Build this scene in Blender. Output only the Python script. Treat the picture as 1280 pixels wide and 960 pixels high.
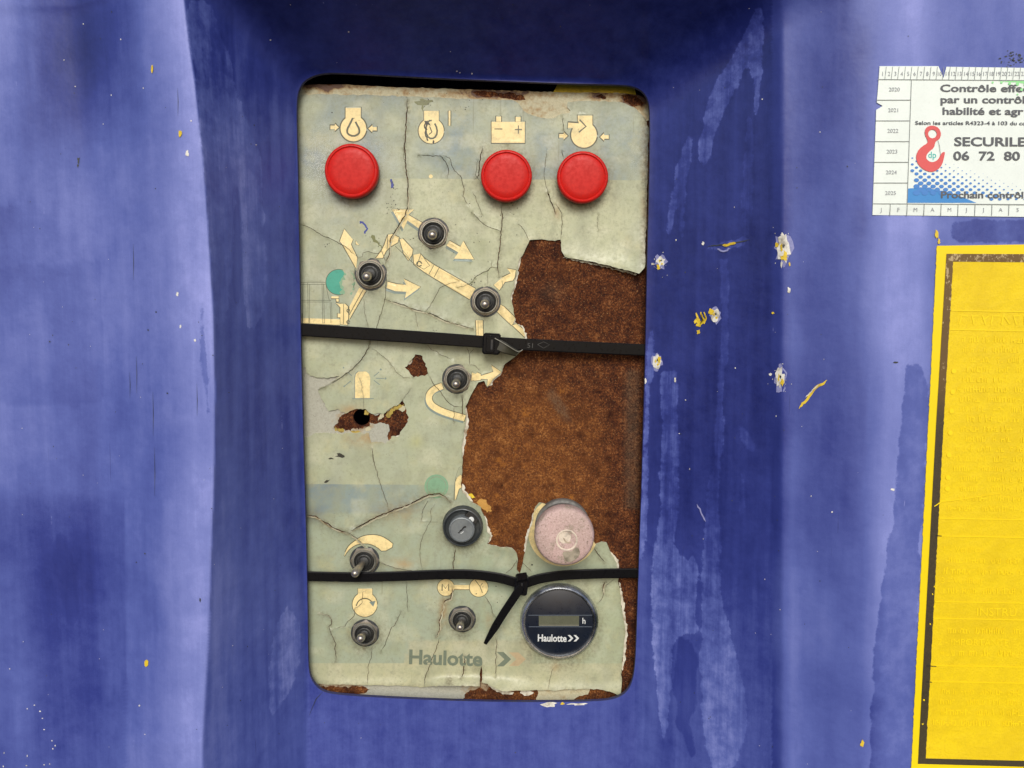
import bpy, math, random
import numpy as np
from mathutils import Vector, Matrix, Quaternion
from mathutils.geometry import delaunay_2d_cdt

# ------------------------------------------------------------------ camera, world, sun, exposure
for o in list(bpy.data.objects): bpy.data.objects.remove(o)
S = bpy.context.scene
C = S.collection
FOC = 1108.5                     # focal length for a 1280 px wide picture
TH = math.radians(5.9)           # the phone looks slightly down on the panel
CAM = np.array([0.0, -0.55, 0.057])
cam = bpy.data.cameras.new('camera'); camo = bpy.data.objects.new('camera', cam); C.objects.link(camo)
camo.location = CAM; camo.rotation_euler = (math.radians(90) - TH, 0, 0)
cam.sensor_width = 36.0; cam.lens = 36.0 * FOC / 1280.0; cam.clip_start = 0.005; cam.clip_end = 100
S.camera = camo
SUN_EL, SUN_AZ = 32.0, 1.0     # azimuth measured from straight behind the camera, negative = from the left
w = bpy.data.worlds.new('World'); S.world = w; w.use_nodes = True
wt = w.node_tree; wt.nodes.clear()
sky = wt.nodes.new('ShaderNodeTexSky'); sky.sky_type = 'NISHITA'; sky.sun_disc = False
sky.sun_elevation = math.radians(SUN_EL); sky.sun_rotation = math.radians(180 + SUN_AZ * -1)
sky.air_density = 1.0; sky.dust_density = 2.0; sky.ozone_density = 1.0
bg = wt.nodes.new('ShaderNodeBackground'); bg.inputs['Strength'].default_value = 0.12
wo = wt.nodes.new('ShaderNodeOutputWorld')
wt.links.new(sky.outputs[0], bg.inputs[0]); wt.links.new(bg.outputs[0], wo.inputs[0])
sl = bpy.data.lights.new('sun', 'SUN'); sl.energy = 2.3; sl.angle = math.radians(28); sl.color = (1.0, 0.975, 0.94)
so = bpy.data.objects.new('sun', sl); C.objects.link(so)
el, az = math.radians(SUN_EL), math.radians(SUN_AZ)
sdir = Vector((math.sin(az) * math.cos(el), -math.cos(az) * math.cos(el), math.sin(el)))   # towards the sun
so.rotation_euler = sdir.to_track_quat('Z', 'Y').to_euler(); so.location = sdir * 3
S.view_settings.view_transform = 'Standard'; S.view_settings.look = 'None'
S.view_settings.exposure = 0.06; S.view_settings.gamma = 1.0
S.render.engine = 'CYCLES'

random.seed(7)
rng = np.random.default_rng(7)

# ------------------------------------------------------------------ geometry helpers
def W(px, py, h=0.0):
    """point on the plane lying h metres in front of the panel, seen at photo position px,py"""
    px = np.asarray(px, float); py = np.asarray(py, float)
    a = (px - 640.0) / FOC; b = -(py - 480.0) / FOC
    dx = a; dy = math.cos(TH) + b * math.sin(TH); dz = -math.sin(TH) + b * math.cos(TH)
    t = (-np.asarray(h, float) - CAM[1]) / dy
    return np.stack([CAM[0] + dx * t, np.broadcast_to(-np.asarray(h, float), t.shape) + 0 * t, CAM[2] + dz * t], -1)

def zc(x0, y0, s, pts): return [(x0 + x / s, y0 + y / s) for x, y in pts]

def _h(i, j, seed):
    n = (i.astype(np.int64) * 374761393 + j.astype(np.int64) * 668265263 + seed * 1274126177) & 0xffffffff
    n = ((n ^ (n >> 13)) * 1274126177) & 0xffffffff
    return ((n ^ (n >> 16)) & 0xffff) / 65535.0
def vn(x, y, seed=0):
    x = np.asarray(x, float); y = np.asarray(y, float)
    i = np.floor(x); j = np.floor(y); u = x - i; v = y - j
    u = u * u * (3 - 2 * u); v = v * v * (3 - 2 * v)
    return (_h(i, j, seed) * (1 - u) + _h(i + 1, j, seed) * u) * (1 - v) + (_h(i, j + 1, seed) * (1 - u) + _h(i + 1, j + 1, seed) * u) * v
def fbm(x, y, seed=0, o=4):
    s = 0; a = .5; t = 0
    for k in range(o):
        s = s + a * vn(np.asarray(x) * 2 ** k, np.asarray(y) * 2 ** k, seed + k * 17); t += a; a *= .5
    return s / t
def sstep(a, b, x):
    t = np.clip((np.asarray(x, float) - a) / (b - a), 0, 1); return t * t * (3 - 2 * t)

def segdist(P, poly, closed=False):
    """distance and side from points to a polyline"""
    A = np.array(poly, float); B = np.roll(A, -1, 0) if closed else A[1:]
    if not closed: A = A[:-1]
    best = np.full(len(P), 1e9); side = np.zeros(len(P))
    for a, b in zip(A, B):
        d = b - a; L = max(d @ d, 1e-9)
        t = np.clip(((P - a) @ d) / L, 0, 1); q = a + t[:, None] * d
        dd = np.hypot(*(P - q).T); m = dd < best
        best[m] = dd[m]; side[m] = np.sign(d[0] * (P[m, 1] - a[1]) - d[1] * (P[m, 0] - a[0]))
    return best, side
def inside(P, poly):
    A = np.array(poly, float); B = np.roll(A, -1, 0); x, y = P[:, 0], P[:, 1]; r = np.zeros(len(P), bool)
    lo, hi = A.min(0), A.max(0); m = (x >= lo[0]) & (x <= hi[0]) & (y >= lo[1]) & (y <= hi[1])
    if not m.any(): return r
    x = x[m]; y = y[m]; rr = np.zeros(len(x), bool)
    for a, b in zip(A, B):
        if a[1] == b[1]: continue
        c = (a[1] > y) != (b[1] > y)
        rr ^= c & (x < (b[0] - a[0]) * (y - a[1]) / (b[1] - a[1]) + a[0])
    r[m] = rr; return r
def sdpoly(P, poly):
    d, _ = segdist(P, poly, True); return np.where(inside(P, poly), d, -d)

def ragged(poly, amp, step=3.0, closed=True, seed=1):
    r = np.random.default_rng(seed); A = [np.array(p, float) for p in poly]; out = []
    n = len(A); m = n if closed else n - 1
    for i in range(m):
        a, b = A[i], A[(i + 1) % n]; d = b - a; L = np.hypot(*d); k = max(1, int(L / step))
        nr = np.array([-d[1], d[0]]) / max(L, 1e-6)
        for j in range(k):
            t = j / k; p = a + d * t
            if j > 0: p = p + nr * r.normal(0, amp) + nr * (float(vn(p[0] / 7, p[1] / 7, seed)) - .5) * amp * 3
            out.append(tuple(p))
    if not closed: out.append(tuple(A[-1]))
    return out
def smooth_poly(poly, it=2, closed=True):
    A = [tuple(p) for p in poly]
    for _ in range(it):
        o = []; n = len(A)
        if not closed: o.append(A[0])
        for i in range(n if closed else n - 1):
            a, b = A[i], A[(i + 1) % n]
            o.append((a[0] * .75 + b[0] * .25, a[1] * .75 + b[1] * .25)); o.append((a[0] * .25 + b[0] * .75, a[1] * .25 + b[1] * .75))
        if not closed: o.append(A[-1])
        A = o
    return A
def circle(cx, cy, r, n=28, a0=0, a1=360, ry=None):
    ry = ry or r
    return [(cx + r * math.cos(math.radians(a0 + (a1 - a0) * i / n)), cy + ry * math.sin(math.radians(a0 + (a1 - a0) * i / n))) for i in range(n if a1 - a0 == 360 else n + 1)]
def rect(x0, y0, x1, y1): return [(x0, y0), (x1, y0), (x1, y1), (x0, y1)]
def strip(line, wd, taper=False):
    """closed band polygon along a polyline"""
    A = np.array(line, float); n = len(A); T = np.zeros_like(A); T[1:-1] = A[2:] - A[:-2]; T[0] = A[1] - A[0]; T[-1] = A[-1] - A[-2]
    T /= np.maximum(np.hypot(T[:, 0], T[:, 1]), 1e-6)[:, None]; N = np.stack([-T[:, 1], T[:, 0]], 1)
    ws = np.full(n, wd / 2.0) if np.isscalar(wd) else np.array(wd) / 2.0
    if taper:
        t = np.linspace(0, 1, n); ws = ws * np.clip(np.minimum(t, 1 - t) * 8, .18, 1)
    return [tuple(p) for p in (A + N * ws[:, None])] + [tuple(p) for p in (A - N * ws[:, None])[::-1]]
def arrow(x0, y0, x1, y1, sw, hw, hl):
    d = np.array([x1 - x0, y1 - y0], float); L = np.hypot(*d); d /= L; n = np.array([-d[1], d[0]]); a = np.array([x0, y0]); b = np.array([x1, y1]); m = b - d * hl
    return [tuple(p) for p in (a + n * sw / 2, m + n * sw / 2, m + n * hw / 2, b, m - n * hw / 2, m - n * sw / 2, a - n * sw / 2)]

def cdt(polys, pts):
    V = []; E = []
    for p in polys:
        b = len(V); V += [Vector((x, y)) for x, y in p]; n = len(p)
        E += [(b + i, b + (i + 1) % n) for i in range(n)]
    V += [Vector((x, y)) for x, y in pts]
    r = delaunay_2d_cdt(V, E, [], 0, 1e-3, False)
    vs = np.array([(v.x, v.y) for v in r[0]]); ts = np.array([f for f in r[2] if len(f) == 3])
    return vs, ts
def gridpts(x0, y0, x1, y1, st, jit=.25, seed=3):
    r = np.random.default_rng(seed); X, Y = np.meshgrid(np.arange(x0, x1, st), np.arange(y0, y1, st))
    P = np.stack([X.ravel(), Y.ravel()], 1); return P + r.uniform(-jit * st, jit * st, P.shape)

def mesh(name, V, F, mats=(), mi=None, smooth=True, sharp=None):
    me = bpy.data.meshes.new(name); me.from_pydata([tuple(map(float, v)) for v in V], [], [tuple(map(int, f)) for f in F])
    for m in (mats if isinstance(mats, (list, tuple)) else [mats]): me.materials.append(m)
    if mi is not None: me.polygons.foreach_set('material_index', np.asarray(mi, np.int32))
    me.polygons.foreach_set('use_smooth', [smooth] * len(me.polygons))
    if sharp: me.set_sharp_from_angle(angle=math.radians(sharp))
    me.update(); return me
def obj(name, me, parent=None, loc=(0, 0, 0), label=None):
    o = bpy.data.objects.new(name, me); C.objects.link(o); o.location = loc
    if parent: o.parent = parent
    if label: o['label'] = label
    return o
def thing(name, label, cat, loc=(0, 0, 0), group=None, me=None):
    o = obj(name, me, None, loc, label); o['category'] = cat
    if group: o['group'] = group
    return o
def copy_tree(o, parent=None):
    c = o.copy(); C.objects.link(c)
    if parent: c.parent = parent
    for ch in o.children: copy_tree(ch, c)
    return c
def fattr(me, name, vals):
    a = me.attributes.new(name, 'FLOAT', 'POINT'); a.data.foreach_set('value', np.asarray(vals, np.float32))
def cattr(me, name, cols):
    a = me.attributes.new(name, 'FLOAT_COLOR', 'POINT'); c = np.ones((len(cols), 4), np.float32); c[:, :3] = cols; a.data.foreach_set('color', c.ravel())

def lathe(prof, n=48, cap0=False, cap1=True):
    """profile of (radius, height) turned about the axis that points at the viewer (-Y)"""
    V = []; F = []
    for r, h in prof:
        for k in range(n):
            a = 2 * math.pi * k / n; V.append((r * math.cos(a), -h, r * math.sin(a)))
    for i in range(len(prof) - 1):
        for k in range(n):
            k2 = (k + 1) % n; F.append((i * n + k, i * n + k2, (i + 1) * n + k2, (i + 1) * n + k))
    if cap1: F.append(tuple((len(prof) - 1) * n + k for k in range(n)))
    if cap0: F.append(tuple(k for k in range(n))[::-1])
    return V, F
def hexnut(R, r, h, ch):
    """hexagonal nut with a chamfered face and a round bore"""
    V = []; F = []; n = 60
    def hx(a): a = (a + math.pi / 6) % (math.pi / 3) - math.pi / 6; return R * math.cos(math.pi / 6) / math.cos(a)
    rc = R * math.cos(math.pi / 6) * 1.02
    rings = []
    for k in range(n):
        a = 2 * math.pi * k / n; rh = hx(a)
        hh = h - ch * max(0, (rh - rc)) / (R - rc + 1e-9)
        rings.append([(rh, 0), (rh, hh - .0001), (min(rh, rc) - .0001, h), (r, h), (r, 0)])
    for j in range(5):
        for k in range(n):
            a = 2 * math.pi * k / n; rr, hh = rings[k][j]; V.append((rr * math.cos(a), -hh, rr * math.sin(a)))
    for j in range(4):
        for k in range(n): k2 = (k + 1) % n; F.append((j * n + k, j * n + k2, (j + 1) * n + k2, (j + 1) * n + k))
    return V, F
def lm(name, prof, mat, n=48, sharp=35): V, F = lathe(prof, n); return mesh(name, V, F, mat, sharp=sharp)

def ribbon(pts, width, thick, taper=None):
    """band through (px, py, height) points: rectangular section with chamfered edges"""
    A = np.array(pts, float); t = np.linspace(0, 1, len(A)); tt = np.linspace(0, 1, len(A) * 6)
    cu = []
    for k in range(3):
        cu.append(np.interp(tt, t, A[:, k]))
    Q = np.stack(cu, 1)
    for _ in range(6): Q[1:-1] = (Q[:-2] + 2 * Q[1:-1] + Q[2:]) / 4
    P = W(Q[:, 0], Q[:, 1], Q[:, 2])
    V = []; F = []; n = len(P)
    for i in range(n):
        T = P[min(i + 1, n - 1)] - P[max(i - 1, 0)]; T /= np.linalg.norm(T)
        B = np.cross(T, (0, 1, 0)); B /= np.linalg.norm(B); N = np.cross(B, T)
        if N[1] > 0: N = -N
        wd = (width if taper is None else width * np.interp(tt[i], [a for a, _ in taper], [b for _, b in taper])) / 2; c = thick * .28
        for (b, m) in ((-wd, 0), (-wd, thick - c), (-wd + c * 1.6, thick), (wd - c * 1.6, thick), (wd, thick - c), (wd, 0)):
            V.append(P[i] + B * b + N * m)
    for i in range(n - 1):
        for k in range(6): k2 = (k + 1) % 6; F.append((i * 6 + k, i * 6 + k2, i * 6 + 6 + k2, i * 6 + 6 + k))
    F.append(tuple(range(6))); F.append(tuple(range(n * 6 - 6, n * 6))[::-1])
    return V, F
def box_rot(cx, cz, y0, y1, wx, wz, ang, ch=.0007):
    """block with chamfered front edges; y0 back height, y1 front height, turned ang in the panel plane"""
    V = []; F = []; ca, sa = math.cos(ang), math.sin(ang)
    for (h, ins) in ((y0, 0), (y1 - ch, 0), (y1, ch)):
        for sx, sz in ((-1, -1), (1, -1), (1, 1), (-1, 1)):
            x = sx * (wx / 2 - ins); z = sz * (wz / 2 - ins); c2 = ch * 1.5
            for (ex, ez) in (((0, c2 * -sz), (c2 * -sx, 0)) if sx * sz > 0 else ((c2 * -sx, 0), (0, c2 * -sz))):
                xx, zz = x + ex, z + ez; V.append((cx + xx * ca - zz * sa, -h, cz + xx * sa + zz * ca))
    for i in range(2):
        for k in range(8): k2 = (k + 1) % 8; F.append((i * 8 + k, i * 8 + k2, i * 8 + 8 + k2, i * 8 + 8 + k))
    F.append(tuple(range(16, 24))); return V, F

# ------------------------------------------------------------------ materials
class NT:
    def __init__(s, name):
        s.m = bpy.data.materials.new(name); s.m.use_nodes = True; s.t = s.m.node_tree; s.t.nodes.clear()
        s.out = s.t.nodes.new('ShaderNodeOutputMaterial'); s.b = s.n('ShaderNodeBsdfPrincipled'); s.t.links.new(s.b.outputs[0], s.out.inputs[0])
    def n(s, ty, **kw):
        nd = s.t.nodes.new(ty)
        for k, v in kw.items():
            if k.startswith('_'): setattr(nd, k[1:], v)
            else: s.put(nd.inputs[k if not k.isdigit() and not k.startswith('i') or k in nd.inputs else int(k.lstrip('i'))], v)
        return nd
    def put(s, sock, v):
        if isinstance(v, bpy.types.Node): v = v.outputs[0]
        if isinstance(v, bpy.types.NodeSocket): s.t.links.new(v, sock)
        else:
            if sock.type == 'RGBA' and hasattr(v, '__len__') and len(v) == 3: v = (*v, 1)
            sock.default_value = v
    def co(s, scale=(1, 1, 1)):
        c = s.n('ShaderNodeTexCoord'); mp = s.n('ShaderNodeMapping', Scale=scale); s.t.links.new(c.outputs['Object'], mp.inputs['Vector']); return mp
    def noise(s, scale, detail=3, rough=.55, stretch=(1, 1, 1)):
        n = s.n('ShaderNodeTexNoise', Vector=s.co(stretch), Scale=scale, Detail=detail, Roughness=rough); return n.outputs['Fac']
    def math(s, op, a, b=0.0, c=None, clamp=False):
        n = s.n('ShaderNodeMath', _operation=op, _use_clamp=clamp); s.put(n.inputs[0], a); s.put(n.inputs[1], b)
        if c is not None: s.put(n.inputs[2], c)
        return n.outputs[0]
    def rng(s, v, a, b, c=0.0, d=1.0, smooth=True):
        n = s.n('ShaderNodeMapRange', _interpolation_type='SMOOTHSTEP' if smooth else 'LINEAR')
        s.put(n.inputs[0], v); n.inputs[1].default_value = a; n.inputs[2].default_value = b; n.inputs[3].default_value = c; n.inputs[4].default_value = d; return n.outputs[0]
    def mix(s, f, a, b, mode='MIX'):
        n = s.t.nodes.new('ShaderNodeMix'); n.data_type = 'RGBA'; n.blend_type = mode
        s.put(n.inputs[0], f); s.put(n.inputs[6], a); s.put(n.inputs[7], b); return n.outputs[2]
    def ramp(s, f, stops):
        n = s.n('ShaderNodeValToRGB'); s.put(n.inputs[0], f); e = n.color_ramp.elements
        while len(e) < len(stops): e.new(.5)
        for k, (p, c) in enumerate(stops): e[k].position = p; e[k].color = (*c, 1)
        return n.outputs[0]
    def attr(s, name, col=False):
        n = s.n('ShaderNodeAttribute', _attribute_name=name); return n.outputs['Color' if col else 'Fac']
    def bump(s, h, st=.3, dist=.0005, prev=None):
        n = s.n('ShaderNodeBump', Height=h, Strength=st, Distance=dist)
        if prev: s.t.links.new(prev, n.inputs['Normal'])
        return n.outputs[0]
    def fin(s, col, rough=.5, metal=0.0, normal=None, **kw):
        s.put(s.b.inputs['Base Color'], col); s.put(s.b.inputs['Roughness'], rough); s.put(s.b.inputs['Metallic'], metal)
        if normal: s.t.links.new(normal, s.b.inputs['Normal'])
        for k, v in kw.items(): s.put(s.b.inputs[k.replace('_', ' ')], v)
        return s.m

def simple(name, col, rough=.5, metal=0.0, dirt=(.05, .045, .035), amt=.35, ns=600, bst=.12, **kw):
    t = NT(name); n1 = t.noise(ns, 4); n2 = t.noise(ns * .22, 3)
    f = t.math('MULTIPLY', t.rng(n2, .45, .72), amt); c = t.mix(f, col, dirt)
    c = t.mix(t.rng(n1, .3, .7, 0, .3), c, t.mix(.5, c, (0, 0, 0), 'MIX'))
    r = t.rng(n1, .3, .7, rough * .85, min(1, rough * 1.25))
    return t.fin(c, r, metal, t.bump(n1, bst, .0003), **kw)

# oxidised blue gelcoat
t = NT('blue_gelcoat')
fine = t.noise(260, 6, .65, (1, 1, .22)); strk = t.noise(75, 6, .7, (1, 1, .05)); blot = t.noise(16, 5, .65)
micro = t.noise(1800, 3)
mott = t.noise(110, 7, .72)
e1 = t.rng(t.math('ADD', t.attr('sd'), t.math('ADD', t.math('MULTIPLY', t.math('SUBTRACT', fine, .5), 9.0), t.math('MULTIPLY', t.math('SUBTRACT', mott, .5), 14.0))), -.7, 1.4)
e2 = t.math('MULTIPLY', t.rng(t.math('ADD', t.attr('dd'), t.math('ADD', t.math('MULTIPLY', t.math('SUBTRACT', mott, .5), 16.0), t.math('MULTIPLY', t.math('SUBTRACT', fine, .5), 7.0))), -1.2, 1.6), t.rng(mott, .3, .65, .6, 1.15))
sa = t.attr('sa')
ch = t.math('ADD', t.attr('chalk_sheen'), t.math('MULTIPLY', t.math('MULTIPLY', t.math('SUBTRACT', strk, .5), .42), sa))
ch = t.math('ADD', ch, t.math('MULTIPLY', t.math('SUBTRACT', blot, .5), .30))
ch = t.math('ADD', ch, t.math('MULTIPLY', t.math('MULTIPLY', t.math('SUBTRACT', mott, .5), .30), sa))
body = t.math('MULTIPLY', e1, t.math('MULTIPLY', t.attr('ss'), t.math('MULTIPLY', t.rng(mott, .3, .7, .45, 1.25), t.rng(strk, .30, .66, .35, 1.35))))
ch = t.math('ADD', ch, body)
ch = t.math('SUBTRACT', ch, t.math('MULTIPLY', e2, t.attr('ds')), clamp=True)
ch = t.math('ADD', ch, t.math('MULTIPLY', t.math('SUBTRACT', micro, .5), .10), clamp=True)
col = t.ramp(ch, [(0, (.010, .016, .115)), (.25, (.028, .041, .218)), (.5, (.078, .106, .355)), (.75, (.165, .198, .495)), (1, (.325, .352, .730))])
scr = t.rng(t.noise(420, 2, .5, (1, 1, .035)), .74, .78)
col = t.mix(t.math('MULTIPLY', scr, t.rng(blot, .45, .6, 0, .55)), col, (.02, .024, .12))
spk = t.rng(t.noise(900, 1), .80, .84); col = t.mix(t.math('MULTIPLY', spk, .5), col, (.02, .02, .08))
ltm = t.rng(t.noise(330, 2, .5, (1, 1, .08)), .76, .80); col = t.mix(t.math('MULTIPLY', ltm, t.rng(mott, .5, .6, 0, .4)), col, (.35, .38, .7))
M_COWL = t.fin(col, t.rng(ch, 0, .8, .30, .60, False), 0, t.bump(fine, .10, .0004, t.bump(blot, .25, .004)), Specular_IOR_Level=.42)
M_CUT = simple('cut_fibreglass_edge', (.02, .022, .09), .6, amt=.6)

# rusted steel
t = NT('rusted_steel')
a = t.noise(760, 5, .8); b_ = t.noise(120, 6, .75); c_ = t.noise(28, 5, .65); d_ = t.noise(2600, 2)
base = t.ramp(t.math('ADD', t.math('MULTIPLY', a, .62), t.math('MULTIPLY', b_, .38)), [(.38, (.014, .006, .005)), (.43, (.050, .019, .010)), (.49, (.105, .038, .014)), (.54, (.215, .080, .020)), (.61, (.46, .22, .07))])
dark = t.mix(.75, base, (.060, .022, .014)); hot = t.mix(.35, base, (.23, .088, .018))
warm = t.attr('warm')
f = t.rng(t.math('ADD', warm, t.math('MULTIPLY', t.math('SUBTRACT', c_, .5), 1.5)), .1, .9)
col = t.mix(f, t.mix(1.0, base, (.66, .56, .66), 'MULTIPLY'), t.mix(.22, base, (.30, .095, .018)))
pit = t.rng(t.noise(520, 4, .75), .56, .64); col = t.mix(t.math('MULTIPLY', pit, .65), col, (.016, .007, .006))
spk = t.rng(t.noise(1100, 2), .62, .70); col = t.mix(t.math('MULTIPLY', spk, .65), col, (.46, .26, .11))
dk = t.rng(t.noise(95, 6, .75), .52, .64); col = t.mix(t.math('MULTIPLY', dk, .75), col, t.mix(1.0, col, (.36, .28, .30), 'MULTIPLY'))
hotp = t.rng(t.noise(130, 6, .75), .56, .66); col = t.mix(t.math('MULTIPLY', hotp, t.rng(f, .3, .8, 0, .6)), col, (.40, .150, .025))
gry = t.math('MULTIPLY', t.rng(t.attr('grey'), .2, .8), t.rng(a, .35, .6)); col = t.mix(t.math('MULTIPLY', gry, .65), col, (.115, .085, .055))
hgt = t.math('ADD', t.math('MULTIPLY', a, .7), t.math('MULTIPLY', b_, .8))
M_RUST = t.fin(col, .88, 0, t.bump(hgt, .8, .0018), Specular_IOR_Level=.18)

# old plate paint, chipped through to the rust
def paint_mat(name, colr, rust=.5):
    t = NT(name); a = t.noise(240, 5, .65); b = t.noise(900, 4, .6)
    s_ = t.math('ADD', t.attr('stain'), t.math('MULTIPLY', t.math('SUBTRACT', a, .5), 1.2))
    c = t.mix(t.rng(b, .35, .7, 0, .35), colr, tuple(x * .55 for x in colr))
    c = t.mix(t.rng(s_, .30, .7, 0, rust + .3), c, (.28, .15, .035))
    c = t.mix(t.rng(s_, .62, .85, 0, .95), c, (.085, .032, .016))
    c = t.mix(t.rng(t.noise(1400, 2), .70, .74, 0, .8), c, (.05, .035, .02))
    return t.fin(c, .6, 0, t.bump(b, .35, .0006))
M_PAINT = paint_mat('old_cream_paint', (.50, .46, .30)); M_GREYPAINT = paint_mat('exposed_grey_primer', (.39, .385, .31), .3)

# overlay sheet
t = NT('yellowed_overlay_film')
tint = t.attr('tint', True); g = t.attr('grime_shade')
n1 = t.noise(90, 6, .65); n2 = t.noise(520, 5, .7); n3 = t.noise(2200, 2); n4 = t.noise(26, 4, .6)
c = t.mix(t.rng(n1, .35, .7, 0, .30), tint, (.34, .37, .20))
c = t.mix(t.rng(n4, .45, .7, 0, .32), c, (.30, .335, .25))
c = t.mix(t.rng(t.noise(48, 5, .7), .52, .70, 0, .30), c, (.50, .45, .22))
c = t.mix(t.rng(t.noise(150, 6, .75), .56, .68, 0, .40), c, (.22, .22, .15))
hair = t.rng(t.noise(300, 2, .5, (1, 1, .05)), .72, .75); c = t.mix(t.math('MULTIPLY', hair, .35), c, (.18, .17, .10))
c = t.mix(t.rng(n2, .45, .68, 0, .36), c, (.25, .26, .17))
c = t.mix(t.rng(t.noise(340, 3, .6, (1, 1, .12)), .55, .75, 0, .22), c, (.27, .28, .20))
c = t.mix(t.rng(t.noise(1300, 3), .69, .73, 0, .75), c, (.10, .09, .06))
gm = t.math('MULTIPLY', g, t.rng(n2, .25, .7, .25, 1.3), clamp=True)
c = t.mix(gm, c, (.125, .105, .058))
c = t.mix(t.rng(t.attr('moss'), .2, .9, 0, .8), c, (.09, .10, .03))
c = t.mix(t.math('MULTIPLY', t.attr('orange'), t.rng(n1, .3, .65)), c, (.36, .19, .06))
wsp = t.math('MULTIPLY', t.attr('frost'), t.rng(n3, .52, .62)); c = t.mix(t.math('MULTIPLY', wsp, .6), c, (.62, .66, .62))
M_SHEET = t.fin(c, t.rng(n2, .3, .7, .34, .55), 0, t.bump(n2, .10, .0004, t.bump(n1, .2, .0012)), Specular_IOR_Level=.45)
M_EDGE = simple('overlay_torn_edge', (.66, .61, .45), .6, amt=.55, ns=900, dirt=(.08, .05, .025))
def printm(name, colr, dk=.25, dirt=(.16, .10, .04)):
    t = NT(name); n = t.noise(420, 5, .7); n2 = t.noise(1200, 3); g = t.attr('grime_shade')
    if 'cream' in name: colr = t.mix(t.rng(t.noise(170, 6, .75), .50, .62, 0, .5), colr, (.50, .45, .24)); dk = 0
    c = t.mix(t.rng(n, .42, .75, 0, dk or .4), colr, tuple(x * .45 for x in colr) if dk else (.42, .33, .15)); c = t.mix(t.rng(n2, .70, .75, 0, .7), c, dirt)
    c = t.mix(t.math('MULTIPLY', g, t.rng(n, .25, .7, .25, 1.2), clamp=True), c, (.14, .09, .035))
    return t.fin(c, .42, 0, t.bump(n, .1, .0004), Specular_IOR_Level=.45)
M_P = {'fill': printm('print_cream_yellow', (.84, .67, .32)), 'line': printm('print_olive_line', (.085, .09, .055), .2), 'shade': printm('print_grey_blue_shadow', (.19, .245, .215)),
       'faint': printm('print_faded_line', (.25, .27, .18), .2), 'teal': printm('print_teal', (.055, .33, .235), .3), 'paleteal': printm('print_pale_teal', (.20, .36, .22), .3),
       'logo': printm('print_faded_green', (.155, .185, .13), .3), 'tan': printm('print_faded_tan', (.44, .34, .20), .3), 'blue': printm('print_ink_blue', (.03, .05, .26)), 'black': printm('print_mould_black', (.03, .028, .02)),
       'moss': printm('print_moss', (.155, .165, .06))}

M_RED = simple('red_button_plastic', (.56, .013, .009), .45, amt=.25, ns=500, dirt=(.42, .02, .014), bst=.04, Specular_IOR_Level=.22)
M_REDRIM = simple('red_button_rim', (.30, .010, .010), .38, amt=.4, ns=500, dirt=(.12, .02, .015), bst=.05)
M_BLACK = simple('black_plastic', (.012, .012, .013), .42, amt=.3, dirt=(.05, .045, .035), bst=.1)
M_RUBBER = simple('black_rubber', (.018, .019, .018), .5, amt=.4, dirt=(.06, .06, .05))
M_NUT = simple('tarnished_nut', (.34, .30, .25), .40, .7, amt=.7, ns=420, dirt=(.07, .055, .04), bst=.3)
M_BUSH = simple('bushing_steel', (.34, .33, .29), .38, .7, amt=.7, ns=500, dirt=(.07, .06, .05), bst=.2)
M_LEVER = simple('worn_chrome_lever', (.48, .44, .38), .33, .85, amt=.5, ns=500, dirt=(.16, .13, .10), bst=.15)
M_BEZEL = simple('scuffed_bezel', (.50, .52, .54), .27, .9, amt=.9, ns=260, dirt=(.05, .065, .08), bst=.5)
M_FACE = simple('meter_face', (.009, .013, .024), .30, amt=.25, ns=200, dirt=(.035, .045, .055), bst=.02)
M_LCD = simple('dead_lcd', (.115, .120, .080), .3, amt=.2, ns=400, dirt=(.05, .05, .03), bst=.02)
M_WHITE = simple('meter_white_print', (.66, .68, .66), .5, amt=.1, ns=600, bst=0)
M_FLINE = simple('meter_line_print', (.09, .11, .14), .4, amt=.1)
M_DKMET = simple('key_switch_dark_ring', (.045, .052, .055), .38, .25, amt=.6, ns=500, dirt=(.14, .14, .13), bst=.2)
M_KEY = simple('key_barrel_grey', (.20, .22, .225), .45, .35, amt=.55, ns=420, dirt=(.09, .10, .11), bst=.3)
M_TIE = simple('black_nylon', (.006, .006, .007), .30, amt=.12, ns=350, dirt=(.016, .014, .011), bst=.05, Specular_IOR_Level=.13)
M_TIECUT = simple('pale_cut_nylon', (.22, .21, .17), .5, amt=.3)
M_TIEOLIVE = simple('worn_nylon_stub', (.022, .021, .011), .38, amt=.3, dirt=(.06, .055, .03))
M_CHIPW = simple('chip_white_primer', (.78, .76, .68), .7, amt=.7, ns=900, dirt=(.22, .18, .12), bst=.5)
M_CHIPY = simple('chip_yellow_paint', (.74, .53, .03), .5, amt=.4, ns=900, dirt=(.30, .16, .02), bst=.4)
M_CHIPO = simple('chip_old_yellow', (.40, .29, .05), .6, amt=.95, ns=1400, dirt=(.12, .07, .02), bst=.5)
M_CHIPR = simple('chip_orange', (.52, .27, .05), .6, amt=.5, ns=900, dirt=(.30, .12, .02), bst=.4)
M_CHIPG = simple('chip_pale_scuff', (.26, .27, .50), .7, amt=.5, ns=900, dirt=(.10, .11, .3), bst=.3)
M_DARKIN = simple('dark_engine_bay', (.012, .010, .009), .8, amt=.3)
M_YBAR = simple('yellow_painted_steel', (.88, .68, .03), .5, amt=.4, dirt=(.12, .06, .01))
t = NT('faded_pink_plastic')
n = t.noise(160, 6, .7); n2 = t.noise(900, 4, .7); n3 = t.noise(45, 3)
c = t.mix(t.rng(n3, .35, .65), (.52, .36, .33), (.44, .315, .28)); c = t.mix(t.rng(n2, .40, .75, 0, .5), c, (.30, .20, .15))
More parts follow.
